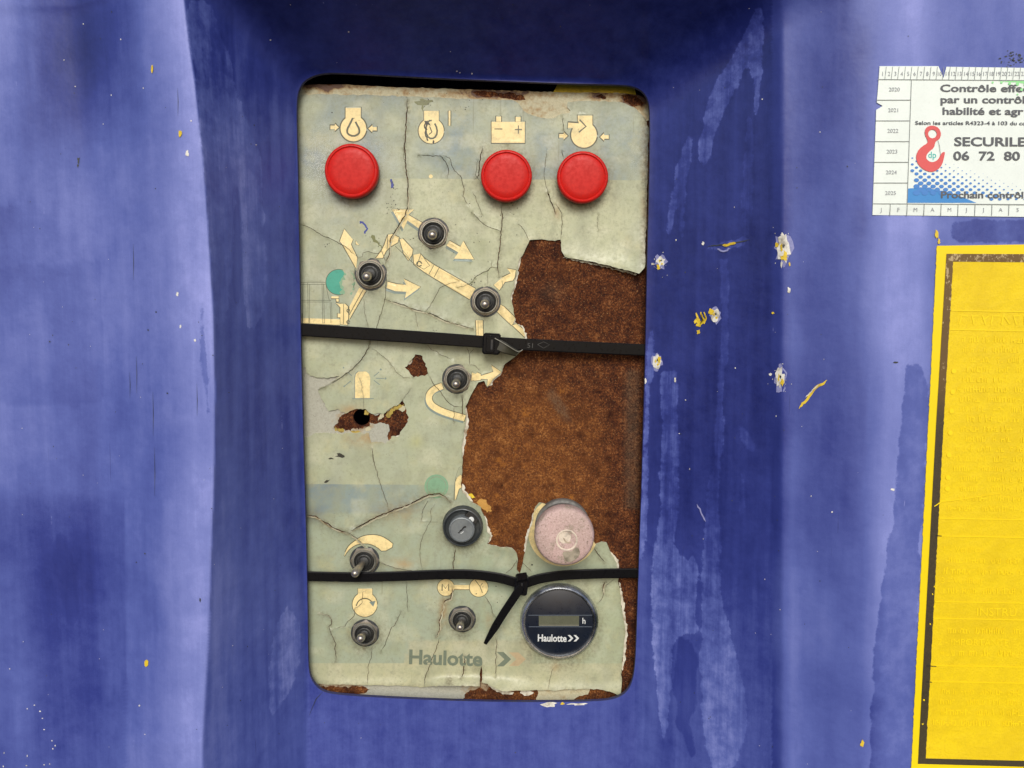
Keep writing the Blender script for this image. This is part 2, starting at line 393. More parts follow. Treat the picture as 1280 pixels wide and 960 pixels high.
c = t.mix(t.rng(n, .54, .62, 0, .65), c, (.27, .22, .16)); c = t.mix(t.rng(t.noise(75, 6, .8), .55, .64, 0, .55), c, (.33, .29, .21)); c = t.mix(t.rng(n2, .58, .64, 0, .6), c, (.10, .08, .05)); c = t.mix(t.rng(t.noise(1000, 3, .8), .54, .60, 0, .5), c, (.66, .50, .45))
M_PINK = t.fin(c, .7, 0, t.bump(n2, .35, .0005))
M_PINKSIDE = simple('pink_button_side', (.26, .15, .13), .6, amt=.8, ns=400, dirt=(.10, .07, .05))

# ------------------------------------------------------------------ the cowl: a moulded recess with a cut-out
H = 0.066; LIP = 0.0102
OPEN = [(372, 200), (370.5, 150), (371, 122), (374, 110), (380, 101), (390, 95), (403, 91.5), (420, 90.5), (500, 95), (600, 100), (700, 104), (770, 105.5), (790, 107), (803, 113), (810, 123), (813, 140), (812, 230), (809, 330),
        (807, 440), (804, 540), (801, 640), (797.5, 740), (795, 820), (792, 848), (785, 864), (772, 873), (750, 877), (650, 878), (560, 876), (470, 872), (415, 868), (400, 863), (390, 852), (385, 836), (384.5, 760), (382, 650), (379, 550), (376, 440), (374, 320)]
OPEN = smooth_poly(OPEN, 2)
def crest_x(py): return np.interp(py, [-500, 0, 60, 100, 200, 300, 400, 500, 600, 700, 800, 900, 960, 1400], [215, 229, 236, 242, 253, 260, 266, 268, 266.5, 263, 260, 254, 251, 235])
def lipl(py): return np.interp(py, [100, 400, 860], [371, 376, 386])
def lipr(py): return np.interp(py, [100, 400, 860], [813, 808, 793])
def smax(a, b, k):
    h = np.clip(.5 + .5 * (a - b) / k, 0, 1); return b * (1 - h) + a * h + k * h * (1 - h)
def cowl_h(px, py):
    px = np.asarray(px, float); py = np.asarray(py, float)
    ll = lipl(py); xc = crest_x(py)
    t_ = np.clip((ll - px) / (ll - xc), -1, 1.0)
    hl = H * 1.02 * t_
    shoulder = sstep(0, 14, xc - px)
    hl = hl - .004 * shoulder * 0 - .020 * sstep(0, 150, xc - px)
    lr = lipr(py); tr = np.clip((px - lr) / (978 - lr), -1, 1)
    hr = .044 * tr + (H - .004 - .044) * sstep(955, 1105, px)
    yt = np.interp(px, [371, 500, 800, 812], [92, 95, 106, 110])
    tt = np.clip((yt - py) / (yt + 60), -1, 1)
    ht = H * tt
    hb = .012 * sstep(880, 1200, py)
    h = smax(smax(hl, hr, .008), ht, .018)
    h = smax(h, 0 * h, .003) - .00075
    h = np.maximum(h, 0) + hb
    h = np.where(px < xc, np.minimum(h, H * 1.02 - .020 * sstep(0, 150, xc - px)), np.minimum(h, H * 1.02))
    h = h + .0012 * (fbm(px / 130, py / 160, 5, 2) - .5) * sstep(0, .02, h) * sstep(1085, 1040, px)
    return LIP + h
def CW(px, py, up=0.0): return W(px, py, cowl_h(px, py) + up)

cx0, cy0 = 593.0, 490.0
NA = 960
P = np.array(OPEN); seg = np.hypot(*(np.roll(P, -1, 0) - P).T); cum = np.concatenate([[0], np.cumsum(seg)]); tt = np.linspace(0, cum[-1], NA, endpoint=False)
PC = np.vstack([P, P[:1]]); CK = np.stack([np.interp(tt, cum, PC[:, 0]), np.interp(tt, cum, PC[:, 1])], 1)
D = CK - (cx0, cy0); X0, X1, Y0, Y1 = -480.0, 1760.0, -420.0, 1380.0
with np.errstate(divide='ignore'):
    sx = np.where(D[:, 0] > 0, (X1 - cx0) / D[:, 0], np.where(D[:, 0] < 0, (X0 - cx0) / D[:, 0], 1e9)); sy = np.where(D[:, 1] > 0, (Y1 - cy0) / D[:, 1], np.where(D[:, 1] < 0, (Y0 - cy0) / D[:, 1], 1e9))
OK_ = np.array([cx0, cy0]) + D * np.minimum(sx, sy)[:, None]
ss_ = np.concatenate([np.linspace(0, .5, 175), .5 + .5 * np.linspace(0, 1, 26)[1:] ** 1.3]); NR = len(ss_)
G = CK[None] + (OK_ - CK)[None] * ss_[:, None, None]
for kk in range(NA):
    dxc = G[:, kk, 0] - crest_x(G[:, kk, 1]); sg = np.where(np.sign(dxc[:-1]) != np.sign(dxc[1:]))[0]
    for j in sg:
        a, b = dxc[j], dxc[j + 1]; f_ = a / (a - b); tgt = G[j, kk] * (1 - f_) + G[j + 1, kk] * f_
        if f_ < .5 and j > 0: G[j, kk] = tgt
        else: G[j + 1, kk] = tgt
GP = G.reshape(-1, 2); gx, gy = GP.T
V = CW(gx, gy)
F = []
ar = np.arange(NA); ar2 = (ar + 1) % NA
for j in range(NR - 1):
    F.append(np.stack([j * NA + ar, j * NA + ar2, (j + 1) * NA + ar2, (j + 1) * NA + ar], 1))
F = np.concatenate(F)
cowl = thing('machine_cowl', 'faded blue fibreglass machine cowl with a deep recess framing the control panel', 'cowl')
me = mesh('cowl_shell', V, F, M_COWL)
# chalking map: sun-bleached gelcoat, streaks and patches, plus ridge sheen painted into the colour
wx = gx + 10 * (fbm(gx / 40, gy / 90, 31, 3) - .5); wy = gy + 20 * (fbm(gx / 60, gy / 60, 33, 3) - .5)
xc = crest_x(gy)
front = gx < xc
big = fbm(wx / 120, wy / 260, 41, 4)
chalk_sheen = np.full(len(gx), .30)
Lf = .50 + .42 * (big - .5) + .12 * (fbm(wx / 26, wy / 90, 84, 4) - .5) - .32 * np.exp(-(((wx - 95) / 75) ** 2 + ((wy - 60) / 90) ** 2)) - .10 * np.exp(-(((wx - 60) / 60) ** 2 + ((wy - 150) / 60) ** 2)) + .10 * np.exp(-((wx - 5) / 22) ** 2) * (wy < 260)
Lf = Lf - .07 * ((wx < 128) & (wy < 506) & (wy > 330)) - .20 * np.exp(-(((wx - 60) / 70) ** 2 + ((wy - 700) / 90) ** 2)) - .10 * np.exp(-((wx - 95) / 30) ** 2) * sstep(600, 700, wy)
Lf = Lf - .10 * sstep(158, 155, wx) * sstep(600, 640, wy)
crest_sheen = sstep(85, 12, xc - wx) * .40  # sky reflection along the left ridge, painted in as paler colour
Lf = Lf + crest_sheen * (0.75 + .5 * (big - .3))
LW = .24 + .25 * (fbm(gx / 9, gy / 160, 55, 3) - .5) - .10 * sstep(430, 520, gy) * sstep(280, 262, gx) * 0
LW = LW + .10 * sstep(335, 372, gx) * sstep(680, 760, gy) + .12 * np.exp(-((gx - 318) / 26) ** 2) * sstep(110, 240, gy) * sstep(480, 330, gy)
LW = LW - .10 * sstep(200, 60, gy)  # left wall darker towards the top
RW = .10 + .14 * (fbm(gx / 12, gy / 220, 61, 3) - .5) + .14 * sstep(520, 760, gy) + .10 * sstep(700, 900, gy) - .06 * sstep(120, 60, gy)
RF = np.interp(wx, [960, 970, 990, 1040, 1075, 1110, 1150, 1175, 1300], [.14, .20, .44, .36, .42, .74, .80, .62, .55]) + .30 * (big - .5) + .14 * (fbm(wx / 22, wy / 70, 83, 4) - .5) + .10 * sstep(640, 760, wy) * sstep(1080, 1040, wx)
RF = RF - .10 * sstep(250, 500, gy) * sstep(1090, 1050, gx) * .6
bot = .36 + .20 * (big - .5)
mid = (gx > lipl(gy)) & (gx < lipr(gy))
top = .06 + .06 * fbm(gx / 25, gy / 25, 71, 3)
LW = LW + .16 * sstep(350, 262, gx) * sstep(60, 200, gy) + .08 + .10 * sstep(600, 800, gy)  # left wall paler towards its outer edge and lower down
chalk_sheen = np.where(gx < lipl(gy), LW, np.where(gx > 965, RF, np.where(gx > lipr(gy), RW, np.where(gy > 480, bot, top))))
wf = sstep(3.5, -.5, gx - xc); chalk_sheen = chalk_sheen * (1 - wf) + Lf * wf
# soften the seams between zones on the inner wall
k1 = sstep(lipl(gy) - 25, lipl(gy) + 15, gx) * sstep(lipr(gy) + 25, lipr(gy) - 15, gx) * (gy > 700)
chalk_sheen = chalk_sheen * (1 - k1) + bot * k1
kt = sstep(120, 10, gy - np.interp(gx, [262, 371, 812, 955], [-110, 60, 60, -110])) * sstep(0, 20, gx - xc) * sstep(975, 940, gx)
chalk_sheen = chalk_sheen * (1 - kt) + top * kt
chalk_sheen = np.clip(chalk_sheen, 0, 1)
LIGHT = [  # (strength, polygon) pale run marks
    (.30, zc(780, 0, 3.2, [(520, 40), (560, 30), (558, 180), (540, 420), (522, 470), (518, 330), (490, 255), (440, 380), (380, 480), (330, 690), (288, 620), (310, 520), (340, 370), (450, 200)])),
    (.24, zc(780, 0, 3.2, [(266, 520), (272, 640), (255, 700), (247, 800), (242, 955), (222, 955), (215, 800), (185, 955), (165, 930), (200, 700), (235, 600)])),
    (.13, zc(780, 0, 3.2, [(488, 450), (520, 500), (518, 700), (505, 955), (468, 955), (480, 700)])),
    (.30, zc(780, 400, 3.2, [(140, 215), (200, 195), (217, 215), (215, 440), (230, 470), (215, 560), (225, 780), (200, 860), (190, 960), (120, 960), (140, 800), (150, 650), (135, 620), (155, 520), (148, 330)])),
    (.20, zc(780, 400, 3.2, [(385, 110), (405, 100), (397, 350), (400, 500), (385, 600), (380, 700), (392, 960), (315, 960), (330, 700), (335, 640), (362, 590), (365, 400)])),
    (.28, zc(780, 400, 3.2, [(95, 30), (122, 30), (120, 200), (100, 300), (96, 500), (100, 640), (85, 960), (40, 960), (70, 700), (80, 400)])),
    (.13, zc(780, 400, 3.2, [(455, 400), (500, 450), (524, 500), (515, 530), (485, 515), (470, 470)])),
    (.12, zc(780, 400, 3.2, [(465, 560), (492, 700), (482, 790), (450, 770), (465, 690)])),
    (.30, zc(780, 660, 3.2, [(120, -10), (190, -10), (195, 70), (250, 140), (285, 90), (300, 200), (280, 330), (300, 420), (215, 430), (190, 520), (180, 800), (150, 860), (115, 500), (105, 330)])),
    (.22, zc(780, 660, 3.2, [(320, -10), (400, -10), (380, 240), (420, 400), (480, 620), (500, 760), (440, 990), (330, 990), (300, 560), (315, 400), (310, 200)])),
    (.17, zc(0, 0, 3.2, [(740, 0), (835, 0), (870, 100), (930, 260), (960, 420), (1000, 520), (1045, 620), (1060, 960), (1075, 1200), (1000, 1350), (975, 1200), (968, 960), (962, 800), (950, 730), (935, 820), (925, 1200), (870, 1400), (840, 960), (800, 500), (765, 200)])),
    (.20, zc(0, 660, 3.2, [(1100, 380), (1160, 300), (1215, 430), (1180, 620), (1130, 700), (1080, 760), (1070, 600)])),
    (.12, zc(780, 240, 4, [(480, 330), (520, 330), (520, 600), (510, 960), (480, 960), (485, 600)])),
    (.25, zc(780, 240, 4, [(400, 285), (470, 245), (560, 240), (620, 215), (640, 240), (600, 265), (540, 285), (500, 305), (450, 290)])),
    (.10, zc(780, 240, 4, [(590, 0), (640, 0), (635, 220), (600, 230)])),
]
DARK = [
    (.25, zc(780, 400, 3.2, [(1125, 200), (1150, 180), (1165, 165), (1190, 180), (1215, 250), (1222, 300), (1190, 960), (1060, 960), (1085, 700), (1098, 500), (1118, 320)])),
    (.25, zc(780, 660, 3.2, [(1062, -10), (1050, 130), (1025, 280), (1000, 480), (985, 800), (982, 1500), (1140, 1500), (1170, 600), (1195, -10)])),
    (.24, zc(1080, 170, 6.4, [(700, 690), (800, 675), (1000, 668), (1400, 680), (1400, 850), (1000, 850), (760, 850), (690, 790)])),
    (.05, zc(0, 660, 3.2, [(250, 0), (300, 150), (320, 320), (280, 420), (240, 250), (200, 90)])),
    (.10, zc(0, 0, 3.2, [(930, 730), (950, 728), (968, 900), (972, 1200), (925, 1240), (930, 960)])),
    (.22, zc(0, 300, 3.2, [(800, 260), (812, 250), (815, 380), (835, 520), (832, 760), (845, 760), (820, 620), (800, 480)])),
    (.12, zc(780, 660, 3.2, [(215, 440), (225, 425), (240, 450), (262, 440), (275, 480), (300, 520), (285, 600), (300, 700), (262, 760), (270, 830), (290, 900), (265, 925), (240, 850), (205, 780), (215, 700), (190, 640), (205, 560)])),
]
def combine(L, SF=1.0):
    sd = np.full(len(GP), -40.0); st = np.zeros(len(GP)); m = (gx > -20) & (gx < 1400) & (gy > -60) & (gy < 1250)
    for s, p in L:
        d = np.full(len(GP), -60.0); d[m] = sdpoly(GP[m], smooth_poly(p, 1)); k = d > sd; sd[k] = d[k]; st[k] = s * SF
    return np.clip(sd, -15, 15), st
sd, st = combine(LIGHT, .85); dd, ds = combine(DARK)
sa = np.where(gx > 965, .45, np.where(gx < crest_x(gy), .8, 1.0))
for nm, vv in (('sa', sa), ('chalk_sheen', chalk_sheen), ('sd', sd), ('ss', st), ('dd', dd), ('ds', ds)): fattr(me, nm, vv)
shell = obj('shell', me, cowl)
# cut edge of the opening
b0 = V[:NA]; b1 = b0.copy(); b1[:, 1] += .0022; ctr = b0.mean(0)
bm_ = b0 * .0 + b0; bm_[:, 1] += .0008; bm_[:, [0, 2]] += (ctr - b0)[:, [0, 2]] * .0022
b1[:, [0, 2]] = bm_[:, [0, 2]]
F2 = np.concatenate([np.stack([k * NA + ar, (k + 1) * NA + ar, (k + 1) * NA + ar2, k * NA + ar2], 1) for k in range(2)])
obj('cut_edge', mesh('cut_edge', np.vstack([b0, bm_, b1]), F2, M_CUT), cowl)
# dark housing behind the opening
q = [(-.30, .03, -.32), (.30, .03, -.32), (.30, .03, .30), (-.30, .03, .30)]; r_ = [(x, .13, z) for x, _, z in q]
q = [(x, -.008, z) for x, _, z in q]
obj('inner_housing', mesh('inner_housing', q + r_, [(0, 1, 5, 4), (1, 2, 6, 5), (2, 3, 7, 6), (3, 0, 4, 7), (4, 5, 6, 7)], M_DARKIN, smooth=False), cowl)

# paint chips and specks on the cowl
def blob(px, py, rx, ry, rag=.25, n=14, seed=0, ang=0):
    r = np.random.default_rng(seed); o = []
    for k in range(n):
        a = 2 * math.pi * k / n; q = 1 + r.uniform(-rag, rag); x = rx * q * math.cos(a); y = ry * q * math.sin(a)
        o.append((px + x * math.cos(ang) - y * math.sin(ang), py + x * math.sin(ang) + y * math.cos(ang)))
    return o
def cowl_patch(polys, up, mat, name, parent=cowl, label=None):
    V = []; F = []
    for p in polys:
        c = np.mean(p, 0); b = len(V); pts = np.array([tuple(c)] + list(p)); V += list(CW(pts[:, 0], pts[:, 1], up)); n = len(p)
        F += [(b, b + 1 + i, b + 1 + (i + 1) % n) for i in range(n)]
    return obj(name, mesh(name, V, F, mat), parent, label=label)
CH = [('W', 979, 310, 8, 16, .35, 1), ('Y', 971, 306, 2.5, 3, .3, 2), ('Y', 980, 322, 5, 3.5, .4, 3), ('W', 978, 296, 2, 5, .3, 4), ('W', 986, 363, 1.8, 4, .3, 5), ('W', 977, 330, 1.2, 4, .4, 6), ('Y', 987, 330, .9, 3, .4, 7), ('Y', 966, 391, 2, 1.4, .3, 8),
      ('W', 894, 394, 5, 8, .2, 9), ('Y', 889, 390, 3, 4, .35, 10), ('W', 826, 327, 5, 6.5, .35, 11), ('Y', 823, 334, 2, 4, .4, 12), ('W', 816, 330, 1.8, 1.4, .3, 13), ('W', 821, 452, 5, 8.5, .25, 14), ('Y', 824, 450, 2, 4, .4, 44), ('W', 975, 473, 5, 12, .35, 15), ('Y', 978, 478, 2, 5, .4, 16), ('W', 963, 468, 1.8, 2, .3, 17),
      ('Y', 873, 402, 4, 5, .5, 20), ('Y', 873, 415, 2, 2.5, .4, 21), ('W', 879, 304, 1.6, 2.4, .3, 22), ('W', 807, 476, 1.2, 4, .3, 23), ('W', 844, 475, 1.2, 3, .3, 24), ('Y', 1078, 930, 2.4, 4.4, .3, 25), ('Y', 190, 86, 1.4, 5, .2, 26), ('Y', 225, 167, 2.2, 4, .2, 27), ('W', 234, 192, 1.8, 4, .3, 28), ('W', 221.5, 368, 1.6, 2.8, .3, 29),
      ('W', 225.5, 408, 1.2, 2, .3, 30), ('W', 243.6, 425.5, 1.4, 1.6, .3, 31), ('Y', 183, 829, 2.4, 4.4, .2, 32), ('Y', 1171, 292, 2.2, 6, .4, 33), ('Y', 1174, 302, 1.4, 3, .4, 34), ('W', 1116, 612, 2.4, 1.4, .3, 35), ('W', 686, 880.5, 9, 3.2, .35, 36), ('Y', 703, 879.5, 2.5, 1.6, .3, 37), ('W', 722, 880, 12, 1.3, .5, 38)]
for kx, x, y, rx, ry, rg, sd_ in CH:
    if kx == 'W' and rx > 4 and y < 800:
        cowl_patch([blob(x, y, rx + 1.6, ry + 1.8, rg * 1.3, 18, sd_ + 500)], .00010, M_CHIPG, 'paint_chip')
        cowl_patch([blob(x, y, rx, ry, rg, 16, sd_)], .0003, M_CHIPW, 'paint_chip')
        cowl_patch([blob(x + .3 * rx, y + .4 * ry, rx * .25, ry * .22, .5, 9, sd_ + 900), blob(x - .3 * rx, y - .1 * ry, rx * .2, ry * .3, .5, 9, sd_ + 901)], .00045, M_CHIPY, 'paint_chip')
        cowl_patch([blob(x + .1 * rx, y - .2 * ry, rx * .2, ry * .18, .5, 9, sd_ + 910)], .00045, M_DKMET, 'paint_chip')
    else:
        cowl_patch([blob(x, y, rx, ry, rg, 14, sd_)], .0003 if kx == 'W' else .0005, M_CHIPW if kx == 'W' else M_CHIPY, 'paint_chip')
cowl_patch([strip(ragged([(868, 404), (873, 398), (870, 391)], .4, 2, False, 3), 1.6), strip(ragged([(874, 408), (880, 401), (876, 390)], .4, 2, False, 4), 1.8), strip(ragged([(880, 405), (883, 398), (880, 390)], .3, 2, False, 5), 1.3), strip([(870, 406), (876, 407)], 3)], .0005, M_CHIPY, 'paint_chip')
def quadstrip(line, wd, up, mat, name, parent=cowl):
    A = strip(line, wd, True); n = len(line); P_ = np.array(A); Vq = CW(P_[:, 0], P_[:, 1], up); F = [(i, i + 1, 2 * n - 2 - i, 2 * n - 1 - i) for i in range(n - 1)]
    return obj(name, mesh(name, Vq, F, mat), parent)
quadstrip(ragged(zc(780, 400, 3.2, [(700, 355), (722, 330), (745, 300), (770, 268), (790, 258), (812, 240)]), .5, 2.5, False, 9), [1.8, 2.6, 2.2, 3.0, 1.5, 2.8, 3.6, 2.5, 2.0, 3.0, 3.6, 3.2, 3.0, 4.2, 4.2, 4.0][:len(ragged(zc(780, 400, 3.2, [(700, 355), (722, 330), (745, 300), (770, 268), (790, 258), (812, 240)]), .5, 2.5, False, 9))] if False else 3.2, .0004, M_CHIPY, 'scratch')
quadstrip(ragged([(1007, 497), (1017, 486), (1024, 480)], .4, 2, False, 19), 1.2, .0007, M_CHIPW, 'scratch')
quadstrip(ragged([(884, 309), (905, 305), (920, 303), (938, 300)], .4, 3, False, 10), 1.3, .0004, M_DKMET, 'scratch')
quadstrip(ragged([(903, 306.5), (912, 305), (920, 304)], .5, 2, False, 11), 3, .0006, M_CHIPY, 'scratch')
quadstrip(ragged([(896, 311), (905, 314), (913, 311)], .6, 2, False, 12), 2.2, .0005, M_CHIPG, 'scratch')
quadstrip(ragged([(871, 630), (876, 640), (882, 652)], .2, 3, False, 13), 1.8, .0004, M_CHIPG, 'scratch')
quadstrip([(404, 864), (395, 874), (386, 895)], .9, .0003, M_DKMET, 'scratch')
for x, y0, y1 in ((166.5, 305, 350), (170.5, 445, 492), (162, 465, 497), (191, 490, 545), (222, 110, 145), (193, 560, 620), (246, 480, 520)):
    quadstrip([(x, y0), (x + .6, (y0 + y1) / 2), (x + .3, y1)], .7, .0002, M_DKMET, 'scratch')
sp = []; r = np.random.default_rng(11)
SP = [(104, 30), (80, 75), (139, 119), (129, 155), (239, 151), (179, 110), (94, 108), (151, 49), (43, 881.5), (50, 889), (55, 912), (65, 926), (69, 932), (66, 936), (53, 898), (34, 886), (5, 941), (62, 955), (55, 956), (33, 957), (29, 802), (12, 836), (174, 882), (181, 918), (34, 945), (4, 958), (1030, 449), (1040, 640), (975, 762), (956, 724), (970, 520),
      (918, 259), (953, 124), (1025, 165), (338, 50), (320, 181), (363, 6), (919, 460), (845, 300), (1014, 620), (862, 586), (857, 500), (849, 542), (571, 89), (575, 91), (590, 92), (436, 40)]
for x, y in SP: sp.append(blob(x, y, r.uniform(.5, 1.1), r.uniform(.5, 1.2), .3, 7, int(x)))
for k in range(120):
    x, y = r.uniform(-100, 1380), r.uniform(-60, 1000)
    if 360 < x < 830 and 80 < y < 890 or x > 1085: continue
    sp.append(blob(x, y, r.uniform(.25, .5), r.uniform(.25, .55), .3, 6, k))
for x, y, a, b in ((975, 473, 12, 16), (979, 310, 12, 22), (826, 330, 10, 12)):
    for k in range(14): sp.append(blob(x + r.normal(0, a * .5), y + r.normal(0, b * .6), r.uniform(.3, .8), r.uniform(.3, .8), .4, 6, k + int(x)))
o = cowl_patch(sp, .0003, M_CHIPW, 'paint_speck'); o['kind'] = 'stuff'
sp = [blob(r.uniform(0, 1140), r.uniform(0, 960), r.uniform(.4, .9), r.uniform(.4, 1.0), .3, 6, k + 300) for k in range(130)]
sp = [p for p in sp if not (355 < p[0][0] < 835 and 80 < p[0][1] < 890)]
sp += [blob(x, y, 1.1, 1.1, .2, 8, 5) for x, y in ((185, 412.5), (209, 491.5), (195, 390), (62, 427), (181, 692))] + [blob(98, 200, 2, 4, .6, 9, 3), blob(97, 207, 1, 2, .6, 9, 4), blob(250, 750, .9, 2.6, .3, 9, 4), blob(1120, 453, 3, 1.2, .3, 9, 6)]
o = cowl_patch(sp, .00025, M_DKMET, 'dirt_speck'); o['kind'] = 'stuff'
# mould patch top right
sp = [blob(1268 + r.normal(0, 9), 74 + r.normal(0, 4), r.uniform(.4, 1.7), r.uniform(.4, 1.1), .6, 8, k) for k in range(52)]
o = cowl_patch(sp, .0003, M_DKMET, 'lichen'); o['kind'] = 'stuff'

# ------------------------------------------------------------------ yellow bar glimpsed behind the panel
V, F = [], []
pts = [(688, 122), (702, 96), (790, 98), (796, 122)]
for hh in (-.002, -.012):
    for x, y in pts: V.append(tuple(W(x, y, hh)))
F = [(0, 1, 2, 3), (4, 5, 1, 0), (5, 6, 2, 1), (6, 7, 3, 2), (7, 4, 0, 3)]
thing('mounting_bracket', 'yellow painted bracket glimpsed in the gap above the panel top right', 'bracket', me=mesh('mounting_bracket', V, F, M_YBAR, smooth=False))

# ------------------------------------------------------------------ the control panel
panel = thing('control_panel', 'rusty steel control panel with torn yellowed overlay, red buttons and toggle switches', 'control panel', tuple(W(590, 890, 0)))
base = np.array(panel.location)
def pobj(name, V, F, mats, parent=None, mi=None, smooth=True, label=None, sharp=None, kind=None):
    """part given in world coordinates"""
    me = mesh(name, np.asarray(V, float) - base, F, mats, mi, smooth, sharp); o = obj(name, me, parent or panel, label=label)
    return o
# steel plate with a switch hole and a folded top edge
PL = [(362, 116), (372, 108), (384, 106), (420, 105.5), (500, 109), (600, 112.5), (700, 115.5), (780, 116.5), (800, 119), (812, 123), (822, 130), (824, 500), (822, 890), (818, 894), (366, 894), (362, 890), (361, 500)]
HOLE = circle(452, 521.5, 10.6, 30)
vs, ts = cdt([PL, HOLE], gridpts(364, 104, 822, 892, 9))
cen = vs[ts].mean(1); keep = inside(cen, PL) & ~inside(cen, HOLE); ts = ts[keep]
Vp = W(vs[:, 0], vs[:, 1], 0.0)
plate_F = [tuple(t_) for t_ in ts]
def skirt(V, T, depth):
    e = {}
    for a, b, c in T:
        for u, v in ((a, b), (b, c), (c, a)): e[(u, v)] = e.get((u, v), 0) + 1
    V2 = []; F2 = []
    for (u, v) in e:
        if (v, u) not in e:
            k = len(V2); d = np.array([0, depth, 0]); V2 += [V[u], V[v], V[v] + d, V[u] + d]; F2.append((k, k + 3, k + 2, k + 1))
    return V2, F2
sv, sf = skirt(Vp, ts, .003); n0 = len(Vp)
me = mesh('plate', np.vstack([Vp, np.array(sv)]) - base, plate_F + [tuple(i + n0 for i in f) for f in sf], M_RUST)
ax = np.concatenate([vs[:, 0], np.zeros(len(sv))]); ay = np.concatenate([vs[:, 1], np.zeros(len(sv))])
warm = np.exp(-(((ax - 660) / 95) ** 2 + ((ay - 600) / 120) ** 2)) * 1.0 + .12
warm = np.where(ay < 430, .12 + .1 * vn(ax / 30, ay / 30), warm); warm += 0.3 * (ay > 850); warm = warm + .7 * np.exp(-(((ax - 615) / 45) ** 2 + ((ay - 600) / 50) ** 2)) - .5 * sstep(750, 800, ax)
grey = np.exp(-((ax - 697 - (ay - 505) * .6) / 9) ** 2 - ((ay - 505) / 28) ** 2) + .7 * np.exp(-((ax - 790) / 14) ** 2) * (ay > 460) * (ay < 640) + .5 * np.exp(-(((ax - 690) / 30) ** 2 + ((ay - 365) / 24) ** 2))
fattr(me, 'warm', warm); fattr(me, 'grey', grey)
plate = obj('plate', me, panel, label='brown pitted rusty steel plate')

def flat_film(name, outer, holes, hgt, mat, thick, label=None, stain=None, step=5, edge=None):
    polys = [outer] + holes; A = np.array(outer); lo, hi = A.min(0), A.max(0)
    vs, ts = cdt(polys, gridpts(*lo, *hi, step, seed=len(outer)))
    cen = vs[ts].mean(1); k = inside(cen, outer)
    for h_ in holes: k &= ~inside(cen, h_)
    ts = ts[k]; hh = hgt + .00018 * (fbm(vs[:, 0] / 8, vs[:, 1] / 8, 5, 2) - .3)
    V = W(vs[:, 0], vs[:, 1], hh); sv, sf = skirt(V, ts, thick); n0 = len(V)
    me = mesh(name, np.vstack([V, np.array(sv)]) - base, [tuple(t_) for t_ in ts] + [tuple(i + n0 for i in f) for f in sf], [mat, edge or mat], [0] * len(ts) + [1] * len(sf))
    s_ = stain(vs[:, 0], vs[:, 1]) if stain else np.zeros(len(vs)); fattr(me, 'stain', np.concatenate([s_, np.full(len(sv), .6)]))
    return obj(name, me, panel, label=label)
top_out = ragged([(365, 112), (374, 106.5), (420, 105.5), (500, 109.2), (600, 112.4), (700, 115.4), (780, 116.5), (800, 119), (809, 126), (812, 150), (806, 152), (799, 142), (789, 137), (779, 134), (770, 130), (714, 140), (700, 150), (650, 146), (640, 130), (500, 126), (372, 124), (364, 124)], .35, 4, True, 3)
def stain_top(x, y):
    s = .32 + .3 * (fbm(x / 14, y / 6, 77, 3) - .4)
    for a, b, rx, ry, v in ((398, 106, 28, 5, .6), (618, 117, 44, 6, .75), (795, 124, 20, 9, .9), (748, 119, 12, 5, .6), (665, 137, 14, 4, .22), (410, 112, 6, 8, .5), (520, 114, 20, 4, .25), (440, 108, 50, 3, .3)): s += v * np.exp(-((x - a) / rx) ** 2 - ((y - b) / ry) ** 2)
    return s
flat_film('old_paint', top_out, [ragged([(590, 115), (606, 113), (626, 116), (640, 116), (655, 121), (657, 125), (640, 124), (620, 121), (600, 120)], .7, 3, True, 5), ragged([(744, 120), (752, 117), (758, 121), (757, 124), (748, 122)], .4, 3, True, 6), ragged([(776, 119), (792, 119), (806, 128), (803, 134), (790, 133), (781, 128)], .7, 3, True, 8)], .0004, M_PAINT, .0003, 'cream paint strip along the top edge, chipped to rust', stain_top, 4)
left_out = ragged([(374, 450), (440, 450), (516, 490), (520, 560), (484, 564), (374, 562)], .3, 4, True, 11)
left_hole = ragged([(431, 517), (436, 512), (444, 509), (455, 508.5), (463, 512), (466, 517), (472, 519), (477, 517), (484, 514), (492, 508), (500, 503), (506, 502), (512, 516), (510, 527), (507, 534), (501, 539), (499, 544), (493, 545), (487, 551), (484, 545), (487, 537), (485, 530), (476, 528), (468, 530), (462, 528), (462, 533), (455, 533.5), (448, 537), (442, 535), (438, 539), (430, 536), (424, 539), (417, 535), (423, 528), (424, 522)], .9, 2, True, 31)
def stain_l(x, y):
    d, _ = segdist(np.stack([x, y], 1), [(425, 530), (440, 533), (452, 536), (462, 532)]); return .06 + .75 * np.exp(-d / 6) + .35 * np.exp(-(((x - 430) / 12) ** 2 + ((y - 520) / 12) ** 2))
flat_film('old_paint', left_out, [left_hole], .0004, M_GREYPAINT, .0003, 'grey primer showing where the overlay flaked off', stain_l, 5)
flat_film('old_paint', ragged([(455, 518), (456, 512.5), (460, 512.5), (461.5, 516), (460, 519)], .5, 1.5, True, 2), [], .0005, M_CHIPO, .0002, 'yellow paint flake at the empty switch hole')
for k, p_ in enumerate(([(417, 533), (422, 536), (430, 537), (427, 541), (419, 539)], [(438, 539), (447, 538), (452, 541), (444, 543)], [(456, 536), (462, 533), (464, 537), (458, 539)], [(498, 512), (503, 507), (507, 511), (503, 515)])):
    flat_film('old_paint', ragged(p_, .6, 2, True, 60 + k), [], .0006, M_CHIPO if k < 2 else M_PAINT, .0002)
flat_film('old_paint', ragged([(487, 514), (492, 508), (498, 506), (505, 505), (503, 510), (497, 512), (491, 517), (484, 522), (483, 518)], .9, 1.6, True, 22), [], .0005, M_CHIPO, .0002, 'yellow paint flake in the small rust patch')
